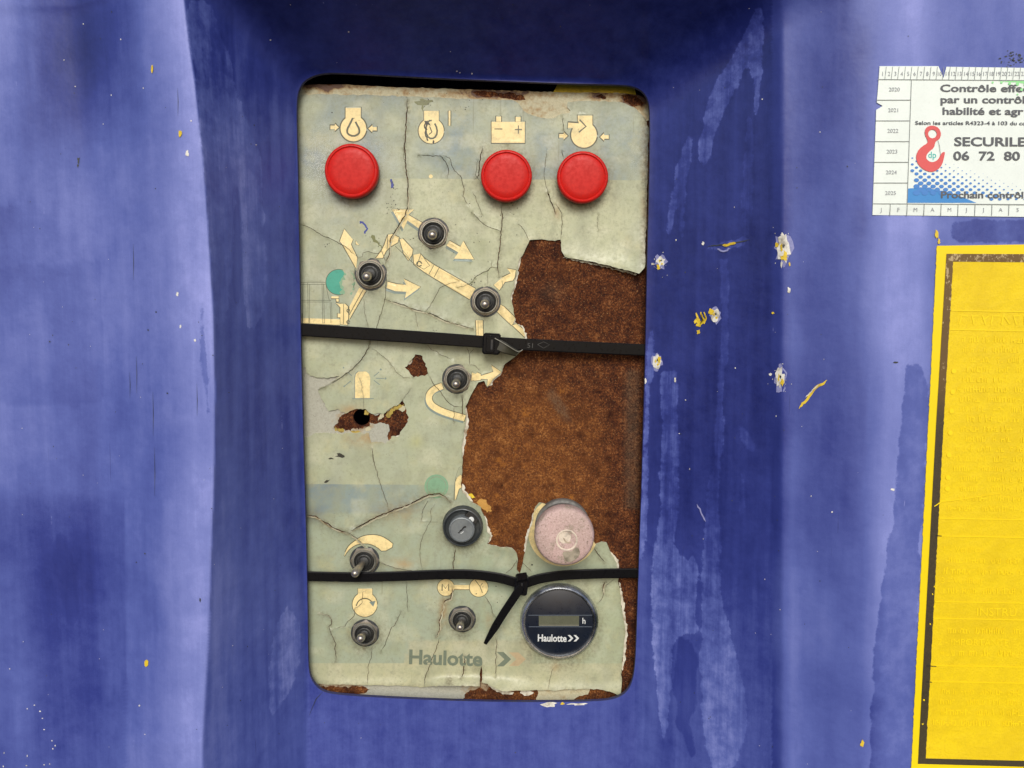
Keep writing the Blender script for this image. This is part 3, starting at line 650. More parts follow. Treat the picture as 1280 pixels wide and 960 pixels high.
flat_film('old_paint', ragged([(475, 518), (480, 516), (480, 521), (474, 524), (472, 527)], .3, 2, True, 23), [], .0006, M_PAINT, .0002)
bot_hole = ragged([(391, 857), (420, 859), (455, 858), (463, 862), (452, 867), (440, 872), (415, 873), (400, 868)], .9, 2.5, True, 41)
bot_hole2 = ragged([(583, 866), (596, 861), (608, 864), (610, 878), (590, 880), (578, 874)], .9, 2.5, True, 42)
bot_out = ragged([(380, 846), (460, 850), (600, 850), (612, 858), (606, 868), (612, 884), (560, 888), (400, 884), (378, 880)], .5, 4, True, 13)
def stain_b(x, y): return .08 + .62 * sstep(470, 445, x) + .62 * sstep(560, 600, x)
flat_film('old_paint', bot_out, [bot_hole, bot_hole2], .0004, M_GREYPAINT, .0003, 'grey and rust-stained strip along the bottom edge', stain_b, 4)
flat_film('old_paint', ragged([(669, 855), (738, 860), (735, 868), (724, 870), (716, 877), (700, 884), (672, 884), (670, 873), (673, 866)], .9, 3, True, 14), [], .0004, M_PAINT, .0003, 'orange stained paint remnant at the bottom edge', lambda x, y: .32 + 0 * x, 4)
flat_film('old_paint', ragged([(596, 628), (600, 624), (608, 625), (610, 631), (614, 634), (615, 639), (609, 641), (605, 637), (598, 632)], .6, 2, True, 15), [], .0005, M_CHIPR, .0003, 'orange paint flake beside the key switch')
flat_film('old_paint', ragged([(585, 618), (590, 617), (594, 622), (590, 623)], .3, 2, True, 16), [], .0005, M_CHIPY, .0003)

# ---- overlay sheet
OUTER = ([(371, 118), (440, 118), (508, 120.5), (560, 122.5), (600, 124), (640, 125), (648, 129), (654, 138), (660, 142), (668, 145), (680, 147.5), (690, 148), (700, 143), (712, 141), (713, 138), (709, 134), (710, 127), (725, 126), (774, 127), (783, 130), (792, 134), (802, 143), (808, 150)]
         + [(811, 160), (809, 240), (806, 334), (799, 342), (792, 340), (770, 334.5), (745, 328), (722, 324), (706, 321), (702, 314), (700.5, 299.5), (690, 300.5), (677, 299), (662, 300), (659, 307), (655, 316), (648.5, 326), (647, 340), (643, 355), (638, 371), (641, 382), (644, 398), (642, 403), (652, 408), (656, 418), (656, 432), (650, 440)]
         + [(641, 448), (631, 455), (625, 467), (616, 474), (609, 484), (605.5, 476), (598, 478), (592, 488), (586, 500), (581, 511), (583, 525), (580, 545), (577.5, 560), (578, 590), (576, 605), (578, 615), (590, 628), (601, 634), (607, 650), (609, 665), (613, 669), (609, 680), (622, 683), (640, 685), (646, 692), (647.5, 700), (646, 712), (650, 717), (654, 700), (657, 688), (661, 668), (666, 652), (669, 634), (674, 628), (684, 631), (702, 627), (716, 632), (728, 642)]
         + [(736, 660), (744, 680), (752, 677), (758, 678), (763, 690), (771, 704), (773, 712), (773, 730), (776, 745), (778, 765), (782, 790), (779, 815), (777, 840), (776, 869), (758, 864), (738, 861), (700, 862.5), (660, 863.5), (628, 864), (612, 857), (602, 853), (603, 838), (601, 826), (600.3, 828), (600, 858), (575, 857.5), (545, 858), (528, 859), (500, 857), (460, 856.5), (396, 855), (389, 846), (378, 820), (376, 700), (372, 500), (366, 300), (366, 118)])
OUTER = ragged(OUTER, .38, 3.5, True, 21)
HOLES = [ragged([(506, 459), (511, 453), (516, 448), (519, 443), (528, 445), (530, 452), (534, 463), (535, 467), (531, 470), (517, 472), (512, 466)], .7, 2.5, True, 24),
         ragged([(375, 460), (382, 459), (383, 466), (388, 470), (400, 472), (425, 470), (412, 479), (398, 487), (401, 498), (411, 514), (422, 511), (432, 517), (440, 513), (446, 511), (456, 511), (464, 517), (474, 516), (480, 517), (488, 510), (498, 506), (504, 499), (506, 508), (511, 524), (508, 531), (502, 538), (499, 545), (493, 545), (487, 551), (482, 555), (470, 552), (464, 553), (461, 541), (447, 541), (430, 542), (395, 541), (388, 545), (374, 545)], .6, 2.5, True, 25)]
A1 = lambda pts: zc(360, 80, 5.333, pts); A2 = lambda pts: zc(590, 80, 5.333, pts); A3 = lambda pts: zc(360, 240, 5.333, pts); A4 = lambda pts: zc(590, 240, 5.333, pts)
A5 = lambda pts: zc(360, 400, 5.333, pts); A6 = lambda pts: zc(590, 400, 5.333, pts); A7 = lambda pts: zc(360, 560, 5.333, pts); A8 = lambda pts: zc(590, 560, 5.333, pts)
A9 = lambda pts: zc(360, 710, 5.333, pts); A10 = lambda pts: zc(590, 710, 5.333, pts); AB = lambda pts: zc(430, 260, 6.4, pts)
CR = [  # (width px, edge lift 0..1, polyline)
    (1.5, .8, A1([(795, 215), (795, 300), (788, 420), (775, 560), (785, 680), (800, 800), (798, 960)])),
    (1.5, .9, A3([(800, 0), (800, 100), (780, 160), (725, 245), (685, 310), (675, 420), (645, 475)])),
    (.8, .5, A3([(64, 205), (150, 240), (220, 285), (300, 320), (355, 350), (410, 385), (465, 435)])),
    (.7, .4, A3([(465, 438), (495, 430), (500, 405), (535, 396), (560, 405), (600, 408), (640, 400)])),
    (.8, .5, A3([(645, 475), (660, 500), (655, 600), (650, 700), (625, 800), (590, 905), (550, 1000)])),
    (1.3, .7, A5([(550, 135), (535, 190), (490, 265), (430, 330), (350, 385), (205, 465)])),
    (.6, .3, A3([(445, 500), (440, 600), (443, 660)])), (.6, .3, A3([(500, 700), (510, 800), (535, 900), (540, 930)])),
    (1.1, .9, A3([(645, 715), (740, 745), (850, 785), (960, 815), (1040, 855), (1120, 880), (1235, 912)])),
    (.7, .5, A3([(900, 805), (950, 760), (985, 690), (1010, 640), (1050, 620), (1100, 605), (1150, 595)])), (.6, .4, A3([(1130, 635), (1170, 630), (1200, 615), (1230, 600)])),
    (.6, .3, A3([(848, 800), (855, 860), (870, 910)])),
    (.9, .5, A1([(870, 608), (1015, 612), (1050, 650), (1070, 700), (1060, 760)])), (.8, .5, A1([(1025, 595), (1085, 640), (1110, 712), (1150, 745), (1175, 830), (1165, 880), (1210, 950)])),
    (.8, .5, A4([(0, 135), (50, 190), (105, 230), (190, 262)])), (.6, .3, A4([(5, 0), (40, 80), (65, 150)])),
    (1.2, .6, A4([(195, 90), (202, 180), (190, 300), (185, 390), (170, 500), (180, 570)])), (.9, .5, A4([(170, 505), (130, 500), (95, 530), (30, 560), (0, 600)])), (.6, .3, A4([(130, 500), (132, 460)])), (.5, .3, A4([(100, 530), (105, 620)])),
    (.8, .5, A2([(605, 350), (610, 440)])), (1.0, .5, A2([(597, 575), (608, 628)])), (.6, .3, A2([(500, 570), (480, 730), (492, 810), (520, 900), (545, 960)])),
    (1.1, .8, A4([(503, 0), (520, 50), (548, 110), (560, 150)])), (.8, .6, A4([(560, 80), (598, 140), (602, 200), (594, 290), (590, 318)])), (.7, .4, A4([(300, 210), (345, 250), (380, 325)])),
    (1.3, .4, A2([(72, 555), (50, 650), (45, 740), (15, 770)])),
    (.7, .4, A5([(915, 160), (960, 200), (1040, 240), (1095, 270)])), (.9, .5, A5([(935, 360), (965, 420), (1020, 480), (1050, 530), (1110, 577), (1160, 577)])), (.7, .4, A5([(1190, 178), (1210, 240), (1210, 300)])), (.6, .3, A5([(1240, 190), (1210, 230)])),
    (.7, .4, A5([(1210, 295), (1250, 305), (1278, 345)])), (.6, .4, A5([(545, 180), (610, 225), (670, 275), (720, 345), (770, 385), (835, 385)])), (.6, .3, A5([(1105, 577), (1105, 700)])), (1.2, .4, A5([(1160, 515), (1165, 560), (1162, 640)])),
    (.6, .3, A5([(465, 360), (490, 430), (505, 530), (505, 592)])), (.7, .4, A5([(765, 530), (812, 462)])), (.6, .3, A5([(560, 850), (570, 960)])), (.8, .3, A7([(555, 0), (570, 80), (610, 220), (672, 415)])),
    (2.0, 1.2, A7([(115, 452), (180, 455), (250, 500), (330, 545), (405, 570)])), (1.2, 1., A7([(405, 568), (460, 605), (520, 672)])), (1.9, 1.2, A7([(405, 560), (500, 510), (590, 460), (680, 425), (790, 385), (860, 350), (940, 312), (1010, 305), (1050, 325), (1090, 362)])),
    (.6, .3, A7([(985, 360), (950, 420), (955, 480), (900, 580), (878, 680), (885, 760), (900, 825)])), (1.3, .4, A7([(1117, 672), (1100, 760), (1105, 815)])),
    (1.0, .8, A7([(605, 755), (650, 780), (710, 800), (800, 815), (862, 822)])), (.7, .3, A7([(890, 490), (900, 410), (935, 345)])),
    (.8, .5, A9([(548, 140), (498, 160), (495, 230), (445, 270), (440, 320), (400, 355), (380, 390), (285, 408)])), (1.1, .8, A9([(205, 300), (270, 318), (290, 345), (290, 375), (272, 390), (285, 430), (310, 490), (318, 560), (318, 625)])),
    (1.7, .6, A9([(1100, 130), (1085, 205), (1045, 220), (1025, 310), (1010, 350), (1015, 400), (985, 460)])), (.9, .8, A9([(1015, 460), (980, 560), (950, 640), (915, 730), (905, 795)])),
    (.7, .4, A9([(790, 100), (795, 200), (800, 290)])), (.8, .5, A9([(755, 285), (735, 330), (715, 375), (690, 395), (670, 450), (650, 500), (620, 560)])), (.7, .5, A9([(558, 540), (555, 600), (535, 650), (528, 785)])),
    (1.3, .5, A9([(1175, 590), (1180, 620), (1170, 700), (1150, 735)])),
    (.8, .5, A10([(80, 180), (120, 240), (135, 300), (155, 330)])), (.9, .5, A10([(150, 450), (165, 490), (160, 560), (158, 700), (160, 735)])), (.6, .4, A10([(555, 650), (530, 690), (515, 760), (505, 830)])),
    (.8, .5, A10([(945, 75), (880, 130), (875, 180), (860, 215), (835, 235)])), (1.8, .3, A10([(890, 95), (875, 130), (878, 170)])), (.8, .4, A8([(330, 760), (400, 825)])), (.9, .4, A8([(300, 745), (260, 810), (210, 835)])),
    (1.1, .5, A8([(815, 665), (850, 720), (885, 762)])), (.6, .3, A1([(1265, 640), (1250, 740), (1280, 780)])),
    (.5, .2, A1([(780, 545), (770, 600), (785, 660)])), (.5, .2, A4([(845, 150), (835, 210), (845, 260)])),
]
slivers = []
for k, (wd, lf, ln) in enumerate(CR):
    rl = ragged(ln, .38, 2.8, False, 100 + k); slivers.append(strip(rl, wd * .78, True))

# printed symbols: (label, [(material, polygon), ...]) painted in order
def outl(p, w=1.5): return strip(list(p) + [p[0], p[1]], w * 2.0)
SY = []
def sym(label, items, lw=1.7):
    o_ = []
    for kk, p in items:
        if kk == 'fill' and lw: o_.append(('line', outl(p, lw)))
    SY.append((label, o_ + items))
def engine(cx, cy, r, rx0, ry0, rx1): return [('fill', rect(rx0, ry0, rx1, cy - r * .6)), ('fill', circle(cx, cy, r, 36))]
drop = lambda cx, cy, s: smooth_poly([(cx, cy - 2.0 * s), (cx + .45 * s, cy - 1.0 * s), (cx + .95 * s, cy - .1 * s), (cx + .9 * s, cy + .6 * s), (cx, cy + 1.0 * s), (cx - .9 * s, cy + .6 * s), (cx - .95 * s, cy - .1 * s), (cx - .45 * s, cy - 1.0 * s)], 1)
sym('cream engine outline with an oil drop', engine(441.8, 160.6, 16, 432, 134.8, 451) + [('line', outl(drop(441.6, 162.5, 8.2), 1.2)), ('fill', arrow(413, 159, 423.5, 159.3, 4.2, 9, 5)), ('fill', arrow(471, 161, 460.5, 160.8, 4.2, 9, 5))])
SY[-1][1].append(('line', outl(drop(441.6, 162.5, 8.2), 1.1)))
sym('cream engine symbol spotted with black mould', engine(539, 163.5, 15.8, 530, 138.6, 548.5) + [('line', outl(smooth_poly([(538, 149), (545, 156), (547, 166), (543, 173), (536, 173), (532, 165), (533, 156)], 1), 1.1)), ('black', blob(534, 154, 3, 3.4, .8, 10, 1)), ('black', strip(ragged([(533, 153), (531, 160), (532, 168), (535, 176)], .8, 2, False, 6), 1.7)), ('black', strip(ragged([(537, 158), (540, 165), (536, 168)], .8, 2, False, 7), 1.2)), ('black', blob(542, 177, 2, 2, .6, 8, 3)), ('fill', rect(560.8, 138.5, 563, 157))], 1.2)
sym('cream battery symbol', [('fill', rect(614.5, 152.3, 656, 178.5)), ('fill', rect(620.3, 145.8, 626.4, 152)), ('fill', rect(644.6, 146.3, 650.8, 152)), ('line', rect(618, 160.6, 628, 161.9)), ('line', rect(643.5, 161.3, 652.5, 162.6)), ('line', rect(647.3, 156.8, 648.6, 167))])
sym('cream engine symbol with air intake arrow', engine(730, 168.5, 16, 722.2, 144.5, 740.5) + [('line', outl(arrow(710, 156.5, 731.5, 158, 6.5, 14, 8), 2)), ('fill', arrow(710, 156.5, 731.5, 158, 6.5, 14, 8)), ('fill', arrow(699, 169.7, 709.6, 169.9, 4.4, 9.4, 5)), ('fill', arrow(761, 171.2, 750.2, 171.3, 4.4, 9.4, 5))])
def shade(p, dx=-1.6, dy=3.2): return ('shade', [(x + dx, y + dy) for x, y in p])
a1 = AB([(385, 12), (560, 12), (515, 55), (625, 118), (600, 165), (508, 100), (475, 170)]); a2 = AB([(820, 300), (845, 262), (930, 310), (955, 265), (1040, 410), (880, 405), (915, 355)])
sym('cream double arrow either side of the upper toggle', [shade(a1), shade(a2), ('fill', a1), ('fill', a2)], 1.0)
b1 = A3([(375, 248), (432, 318), (420, 350), (462, 440), (455, 510), (395, 405), (365, 352), (345, 328)]); b2 = AB([(340, 640), (350, 590), (430, 610), (497, 615), (478, 568), (612, 632), (488, 722), (498, 670), (410, 665)])
sym('cream up arrow and right arrow beside the left toggle', [shade(b2), ('fill', b1), ('fill', b2), ('fill', A3([(450, 325), (475, 355), (455, 350)]))], 1.0)
K = lambda pts: zc(370, 330, 12, pts)
grid = [strip(K(l), .55) for l in ([(65, 275), (440, 275)], [(65, 305), (440, 305)], [(65, 545), (530, 545)], [(90, 570), (500, 570)], [(65, 275), (70, 880)], [(105, 290), (100, 860)], [(175, 285), (185, 890)], [(205, 300), (205, 890)], [(390, 290), (402, 890)], [(412, 300), (425, 890)], [(510, 545), (525, 880)], [(535, 570), (540, 830)], [(445, 290), (480, 470)], [(480, 470), (500, 545)])]
bx = [K([(80, 810), (660, 830), (660, 915), (80, 885)]), K([(665, 595), (740, 600), (780, 640), (785, 800), (770, 915), (665, 905)]), K([(600, 585), (665, 600), (665, 650)]), K([(530, 485), (640, 485), (640, 515), (530, 515)]), K([(600, 525), (640, 525), (640, 565), (610, 565)]), K([(625, 745), (665, 745), (665, 800), (625, 800)]), K([(800, 640), (950, 355), (1050, 400), (800, 830)])]
sym('cream line drawing of the work basket and lower arm', [('fill', p) for p in bx] + [('line', p) for p in grid] + [('line', strip(K([(715, 600), (712, 900)]), .7)), ('line', strip(K([(1010, 380), (800, 760)]), .9)), ('line', outl(circle(435.5, 388.5, 1.8, 12), .7)), ('line', outl(circle(435.3, 402.5, 1.8, 12), .7)), ('line', strip(K([(200, 810), (205, 890)]), .8)), ('line', strip(K([(95, 740), (95, 890)]), .9))], 1.1)
SY.append(('teal dot above the basket drawing, partly rubbed off', [('line', circle(423.3, 352.6, 16.4, 40)), ('teal', circle(423.3, 352.6, 15.6, 40)), ('paleteal', ragged([(427, 338), (430, 343), (426, 349), (425, 357), (428, 362), (426, 368), (436, 371), (444, 352), (438, 337)], 1.0, 2, True, 78))]))
arm = [AB([(350, 215), (385, 208), (440, 235), (430, 275), (370, 310), (335, 345), (310, 400), (255, 400), (300, 340), (325, 290)]), AB([(445, 250), (470, 245), (550, 330), (545, 370), (515, 420), (480, 370)]),
       AB([(555, 375), (610, 365), (640, 400), (720, 455), (1050, 645), (1005, 730), (720, 560), (640, 510), (560, 450)])]
armx = [strip(AB(l), .75) for l in ([(615, 365), (585, 460)], [(720, 455), (680, 530)], [(765, 470), (720, 555)], [(410, 305), (500, 390), (540, 430)], [(300, 340), (330, 420)], [(350, 215), (345, 330)], [(640, 400), (685, 460), (640, 490), (600, 470)], [(545, 380), (540, 430), (580, 460)])]
sym('cream drawing of the telescopic boom', [('fill', p) for p in arm] + [('line', p) for p in armx] + [('line', outl(circle(524, 329.8, 3, 14), .8)), ('faint', strip(AB([(440, 300), (520, 400)]), .7))], 1.1)
sym('cream boom end and arrow right of the centre toggle', [('fill', A4([(145, 620), (200, 570), (258, 542), (235, 510), (292, 520), (285, 570), (272, 590), (220, 600), (182, 655)])), ('fill', A4([(170, 800), (190, 750), (215, 765), (280, 830), (290, 850), (265, 890)])), ('fill', A4([(268, 888), (300, 880), (360, 930), (370, 985)])), ('fill', A4([(25, 855), (72, 855), (75, 965), (30, 965)])), ('line', strip(A4([(200, 590), (205, 640)]), .6)), ('line', strip(A4([(40, 860), (42, 950)]), .5))], 1.0)
bc = A5([(447, 525), (447, 385), (452, 360), (470, 343), (520, 343), (540, 360), (548, 385), (545, 525)])
sym('cream warning beacon symbol', [('shade', [(x - .8, y - .6) for x, y in bc]), ('fill', bc)] + [('shade', strip(A5(l), 1.1)) for l in ([(428, 524), (572, 524)], [(572, 376), (608, 346)], [(585, 388), (640, 390)], [(572, 402), (612, 432)], [(425, 372), (400, 350)], [(420, 405), (378, 440)])] + [('shade', blob(*A5([(618, 330)])[0], 1.3, 1.3, .2, 8, 1)), ('shade', blob(*A5([(650, 390)])[0], 1.3, 1.3, .2, 8, 1)), ('shade', blob(*A5([(375, 442)])[0], 1.1, 1.1, .2, 8, 1)), ('shade', blob(*A5([(370, 318)])[0], 1.1, 1.1, .2, 8, 1))], 0)
us = smooth_poly(A5([(1030, 440), (970, 462), (935, 505), (945, 560), (1000, 598), (1070, 625), (1180, 655)]), 2, False)
r1 = A6([(0, 350), (60, 372), (142, 345), (128, 300), (200, 350), (100, 445), (105, 395), (55, 392), (-5, 405)])
sym('cream slewing arrow beside the middle toggle', [('shade', strip([(x - 1.4, y + 2.4) for x, y in us], 8)), ('fill', strip(us, 8)), ('fill', r1), ('fill', A5([(1235, 370), (1262, 350), (1285, 360), (1285, 400), (1240, 405)]))], .9)
sym('cream drawing remnant at the torn edge', [('fill', A7([(1125, 200), (1150, 178), (1158, 185), (1160, 262), (1140, 272), (1120, 340), (1108, 350), (1112, 280), (1115, 230)]))], .8)
SY.append(('pale teal dot left of the torn edge', [('paleteal', circle(545.6, 608, 15, 36)), ('faint', outl(circle(545.6, 608, 12), .4))]))
SY.append(('faint outline drawing left of the key switch', [('faint', strip(A7([(885, 492), (1000, 494)]), .8)), ('faint', strip(A7([(1110, 350), (1115, 200), (1140, 130), (1165, 120)]), .7))]))
sym('cream throttle arc above the lower left toggle', [('fill', smooth_poly(zc(400, 660, 10.667, [(318, 385), (345, 300), (390, 230), (470, 170), (560, 110), (680, 90), (780, 98), (880, 140), (1000, 235), (840, 322), (760, 250), (660, 208), (560, 205), (470, 225), (390, 280), (340, 350)]), 1))], 1.0)
sym('cream engine symbol with rotation arrow', engine(456, 755.5, 15.4, 447.5, 735.8, 465.3) + [('line', strip(circle(456, 758.5, 10.5, 16, 185, 335), 1.3)), ('shade', [(461.5, 752.5), (469.5, 751), (466.5, 758.5)])], .9)
def text2d(s, size, bold=0.0, xs=1.0, shear=0.0, align='LEFT'):
    cu = bpy.data.curves.new('txt', 'FONT'); cu.body = s; cu.size = 1; cu.offset = bold; cu.resolution_u = 3; cu.align_x = align; cu.shear = shear
    ob = bpy.data.objects.new('txt', cu); C.objects.link(ob); dg = bpy.context.evaluated_depsgraph_get(); m_ = ob.evaluated_get(dg).to_mesh()
    V = np.array([v.co[:2] for v in m_.vertices]) if len(m_.vertices) else np.zeros((0, 2)); Fs = [tuple(p.vertices) for p in m_.polygons]
    ob.evaluated_get(dg).to_mesh_clear(); bpy.data.objects.remove(ob); bpy.data.curves.remove(cu)
    return V * (size * xs, size), Fs
MC = [('fill', circle(557.3, 734.4, 10.4, 30)), ('fill', rect(567, 731.3, 590, 736.6)), ('fill', circle(598.5, 734.4, 11.5, 30)), ('line', strip([(552.6, 738.6), (552.8, 729.8), (556.8, 735.6), (560.8, 729.8), (561, 738.6)], 1.5)), ('line', strip([(594, 725), (600, 733), (603, 729)], .9)), ('line', strip([(600, 733), (603, 741)], .9))]
sym('cream disc lettered M joined by a bar', MC[:2] + [MC[3]], .8)
sym('second cream disc right of the letter M', [MC[2]] + MC[4:], .8)
SY.append(('cream ring printed around the pink button', [('fill', circle(704, 664, 44, 60))]))
chev = lambda x, y, w, h, k: [(x, y - h), (x + w, y - h), (x + w + k, y), (x + w, y + h), (x, y + h), (x + k, y)]
SY.append(('faded green chevron mark', [('logo', chev(621, 824, 8.5, 9, 9.5))]))
SY.append(('faded tan chevron mark', [('tan', chev(636, 824, 12, 8.5, 9.5))]))
SY.append(('small pale dot printed under the mouldy engine symbol', [('fill', circle(538.5, 220.5, 2.4, 16))]))
SY.append(('blue ink squiggle', [('blue', blob(451.5, 278, 2.4, 1.6, .6, 9, 1)), ('blue', strip(ragged([(453, 277), (457, 282), (458, 288), (456, 292)], .6, 2, False, 2), 2.2))]))
SY.append(('blue ink dash', [('blue', strip([(488.5, 224), (490, 229), (490, 235)], 2.6)), ('blue', blob(491, 231, 1.6, 3.4, .4, 8, 3))]))
rr = np.random.default_rng(5)
ms = [('moss', strip(ragged([(464, 295), (468, 301), (473, 304), (477, 310)], .9, 2, False, 8), [3.5, 5, 4, 4, 3, 2, 1.6, 1.2][:len(ragged([(464, 295), (468, 301), (473, 304), (477, 310)], .9, 2, False, 8))] + [1.2] * max(0, len(ragged([(464, 295), (468, 301), (473, 304), (477, 310)], .9, 2, False, 8)) - 8))),
      ('moss', blob(530, 127, 9, 4, .45, 14, 9)), ('moss', blob(528, 134, 1.4, 5, .4, 9, 10))]
for (cx_, cy_, sx_, sy_, n_) in ((490, 260, 6, 4, 16), (492, 240, 3, 10, 14), (415, 108, 6, 3, 0), (537, 126, 6, 5, 12), (519, 116, 8, 2, 0), (545, 410, 4, 6, 9), (590, 352, 4, 3, 10), (640, 262, 8, 6, 8), (600, 300, 22, 30, 14), (590, 120, 10, 6, 4), (583, 137, 8, 6, 6), (408, 305, 4, 2, 5), (520, 300, 10, 10, 6), (580, 640, 20, 6, 6), (610, 740, 14, 10, 6), (560, 860, 4, 4, 0), (470, 300, 8, 6, 8), (700, 130, 8, 3, 4)):
    for k in range(n_): ms.append(('black', blob(rr.normal(cx_, sx_), rr.normal(cy_, sy_), rr.uniform(.35, 1.0), rr.uniform(.35, .9), .6, 6, k)))
ms += [('black', blob(425, 569.5, 5, 2.6, .5, 11, 7)), ('black', blob(414, 573, 3, 1.2, .5, 9, 8)), ('black', blob(409, 601.5, 3.2, 1.2, .5, 9, 9, -.5)), ('black', blob(415, 140.6, .9, .9, .2, 8, 1)), ('black', blob(665, 706, 1.3, 1, .3, 8, 1))]
SY.append(('specks of mould and moss', [m_ for m_ in ms]))
# the teal dot has lost a crescent of ink
SY_SKIP = ragged([(429, 338), (433, 344), (428, 350), (427, 356), (430, 359), (431, 364), (428, 369), (440, 370), (444, 352), (438, 338)], 1.1, 2, True, 77)

bands = [strip([(x_, y0_ + (x_ - 370) * sl_) for x_ in np.arange(368, x1_, 3.0)], 1.0) for y0_, sl_, x1_ in ((222, .008, 812), (605, .006, 580), (829, 0, 780))]
polys = [OUTER] + HOLES + slivers + bands + [p for _, it in SY for _, p in it if len(p) > 2] + [SY_SKIP]
vs, ts = cdt(polys, gridpts(366, 114, 812, 872, 4.2))
cen = vs[ts].mean(1)
keep = inside(cen, OUTER)
for h_ in HOLES: keep &= ~inside(cen, h_)
for s_ in slivers: keep &= ~inside(cen, s_)
# empty switch hole, torn nick at the key switch
ts = ts[keep]; cen = cen[keep]
# outward orientation (towards the viewer)
a_, b2_, c2_ = vs[ts[:, 0]], vs[ts[:, 1]], vs[ts[:, 2]]
area = (b2_[:, 0] - a_[:, 0]) * (c2_[:, 1] - a_[:, 1]) - (b2_[:, 1] - a_[:, 1]) * (c2_[:, 0] - a_[:, 0])
ok = np.abs(area) > 1e-4; ts = ts[ok]; cen = cen[ok]; area = area[ok]
fl = area > 0; ts[fl] = ts[fl][:, ::-1]
reg = np.full(len(ts), -1); mk = np.full(len(ts), -1); keys = list(M_P)
for k, (lb, items) in enumerate(SY):
    for kk, p in items:
        if len(p) < 3: continue
        m_ = inside(cen, p); reg[m_] = k; mk[m_] = keys.index(kk)
tk = [i for i, s_ in enumerate(SY) if s_[0].startswith('teal dot')][0]; m_ = (reg == tk) & inside(cen, SY_SKIP); reg[m_] = -1
# connected fragments
adj = {}; par = np.arange(len(ts))
def find(i):
    while par[i] != i: par[i] = par[par[i]]; i = par[i]
    return i
for i, (a, b, c) in enumerate(ts):
    for u, v in ((a, b), (b, c), (c, a)):
        e = (u, v) if u < v else (v, u)
        if e in adj:
            x, y = find(adj[e]), find(i)
            if x != y: par[x] = y
        else: adj[e] = i
comp = np.array([find(i) for i in range(len(ts))])
cs, cn = np.unique(comp, return_counts=True)
bigc = [c for c, n_ in zip(cs, cn) if n_ >= 12]
# height field of the sheet: buckles, lifted crack edges and curled flaps
def sheet_h(P_):
    x, y = P_.T; h = .0009 + .0009 * fbm(x / 60, y / 60, 7, 3) + .00012 * fbm(x / 9, y / 9, 9, 2)
    for k, (wd, lf, ln) in enumerate(CR):
        A = np.array(ln); lo, hi = A.min(0) - 26, A.max(0) + 26; m = (x > lo[0]) & (x < hi[0]) & (y > lo[1]) & (y < hi[1])
        if not m.any(): continue
        d, s_ = segdist(P_[m], ln); side = 1 if k % 2 else -1
        h[m] += lf * np.where(s_ == side, .00085 * np.exp(-d / 5.0), .00016 * np.exp(-d / 2.5))
    dT, _ = segdist(P_, [(662, 300), (647, 340), (638, 371), (656, 420), (625, 467), (592, 488), (581, 511), (578, 590), (600, 634), (611, 680), (645, 690)]); h += .0007 * np.exp(-dT / 5)
    dT, _ = segdist(P_, [(700, 318), (745, 329), (800, 342)]); h += (.0012 + .0035 * sstep(700, 800, x)) * np.exp(-dT / 11)
    h += .0035 * np.exp(-(((x - 806) / 16) ** 2 + ((y - 325) / 34) ** 2))
    dT, _ = segdist(P_, [(774, 712), (778, 765), (781, 800), (776, 869)]); h += .0012 * np.exp(-dT / 8)
    h += .0060 * sstep(14, 0, 858 - y) * sstep(528, 560, x) * sstep(603, 598, x) * (y < 860)
    h += .0075 * sstep(22, 0, 866 - y) * sstep(600, 604, x) * sstep(690, 610, x) + .0018 * sstep(16, 0, 866 - y) * sstep(650, 700, x)
    h += .0012 * sstep(10, 0, 856 - y) * sstep(395, 430, x) * sstep(560, 480, x)
    dT, _ = segdist(P_, [(661, 668), (666, 640), (674, 628)]); h += .002 * np.exp(-dT / 8)
    dT, _ = segdist(P_, [(613, 684), (640, 686), (646, 700)]); h += .001 * np.exp(-dT / 8)
    return h
hs = sheet_h(vs); SV = W(vs[:, 0], vs[:, 1], hs)
x, y = vs.T
# tint: the original print has faded unevenly
def lerp(a, b, f): return a + (np.array(b) - a) * np.clip(f, 0, 1)[:, None]
CREAM = np.array([.455, .465, .300]); tint = np.tile(CREAM, (len(vs), 1))
nb = fbm(x / 38, y / 38, 91, 4); nb2 = fbm(x / 14, y / 14, 95, 3)
band1 = (y < 222 + (x - 370) * .008) * np.clip(.72 + 1.7 * (nb - .5), .25, 1.0)
tint = lerp(tint, (.215, .270, .270), band1)
tint = lerp(tint, (.25, .30, .30), .85 * np.exp(-(((x - 435) / 55) ** 2 + ((y - 240) / 42) ** 2)) * (.5 + nb))
tint = lerp(tint, (.17, .21, .26), .8 * np.exp(-(((x - 388) / 18) ** 2 + ((y - 205) / 26) ** 2)) * (y < 224))
tint = lerp(tint, (.31, .345, .30), .8 * sstep(400, 300, y) * 0 + .75 * np.exp(-(((x - 405) / 45) ** 2 + ((y - 360) / 60) ** 2)))
tint = lerp(tint, (.33, .37, .27), .55 * sstep(280, 330, y) * sstep(640, 560, x) * (y < 606) * (.4 + nb))
bl = (y > 605 + (x - 380) * .006); tint = lerp(tint, (.31, .36, .265), .85 * bl * (y < 829) * (x < 650))
tint = lerp(tint, (.13, .20, .26), .95 * bl * np.exp(-(((x - 395) / 34) ** 2 + ((y - 612) / 26) ** 2)))
tint = lerp(tint, (.19, .255, .27), .7 * bl * (y < 640) * sstep(560, 480, x))
tint = lerp(tint, (.33, .39, .27), .6 * (y > 600) * (x > 600) * (y < 830))
logo_band = (x > 505 + np.clip(828 - y, 0, 25) * .3) & (y > 800) & (y < 832) & (x < 665); tint = lerp(tint, (.47, .43, .27), .7 * logo_band)
tint = lerp(tint, (.47, .44, .27), .55 * (y > 829))
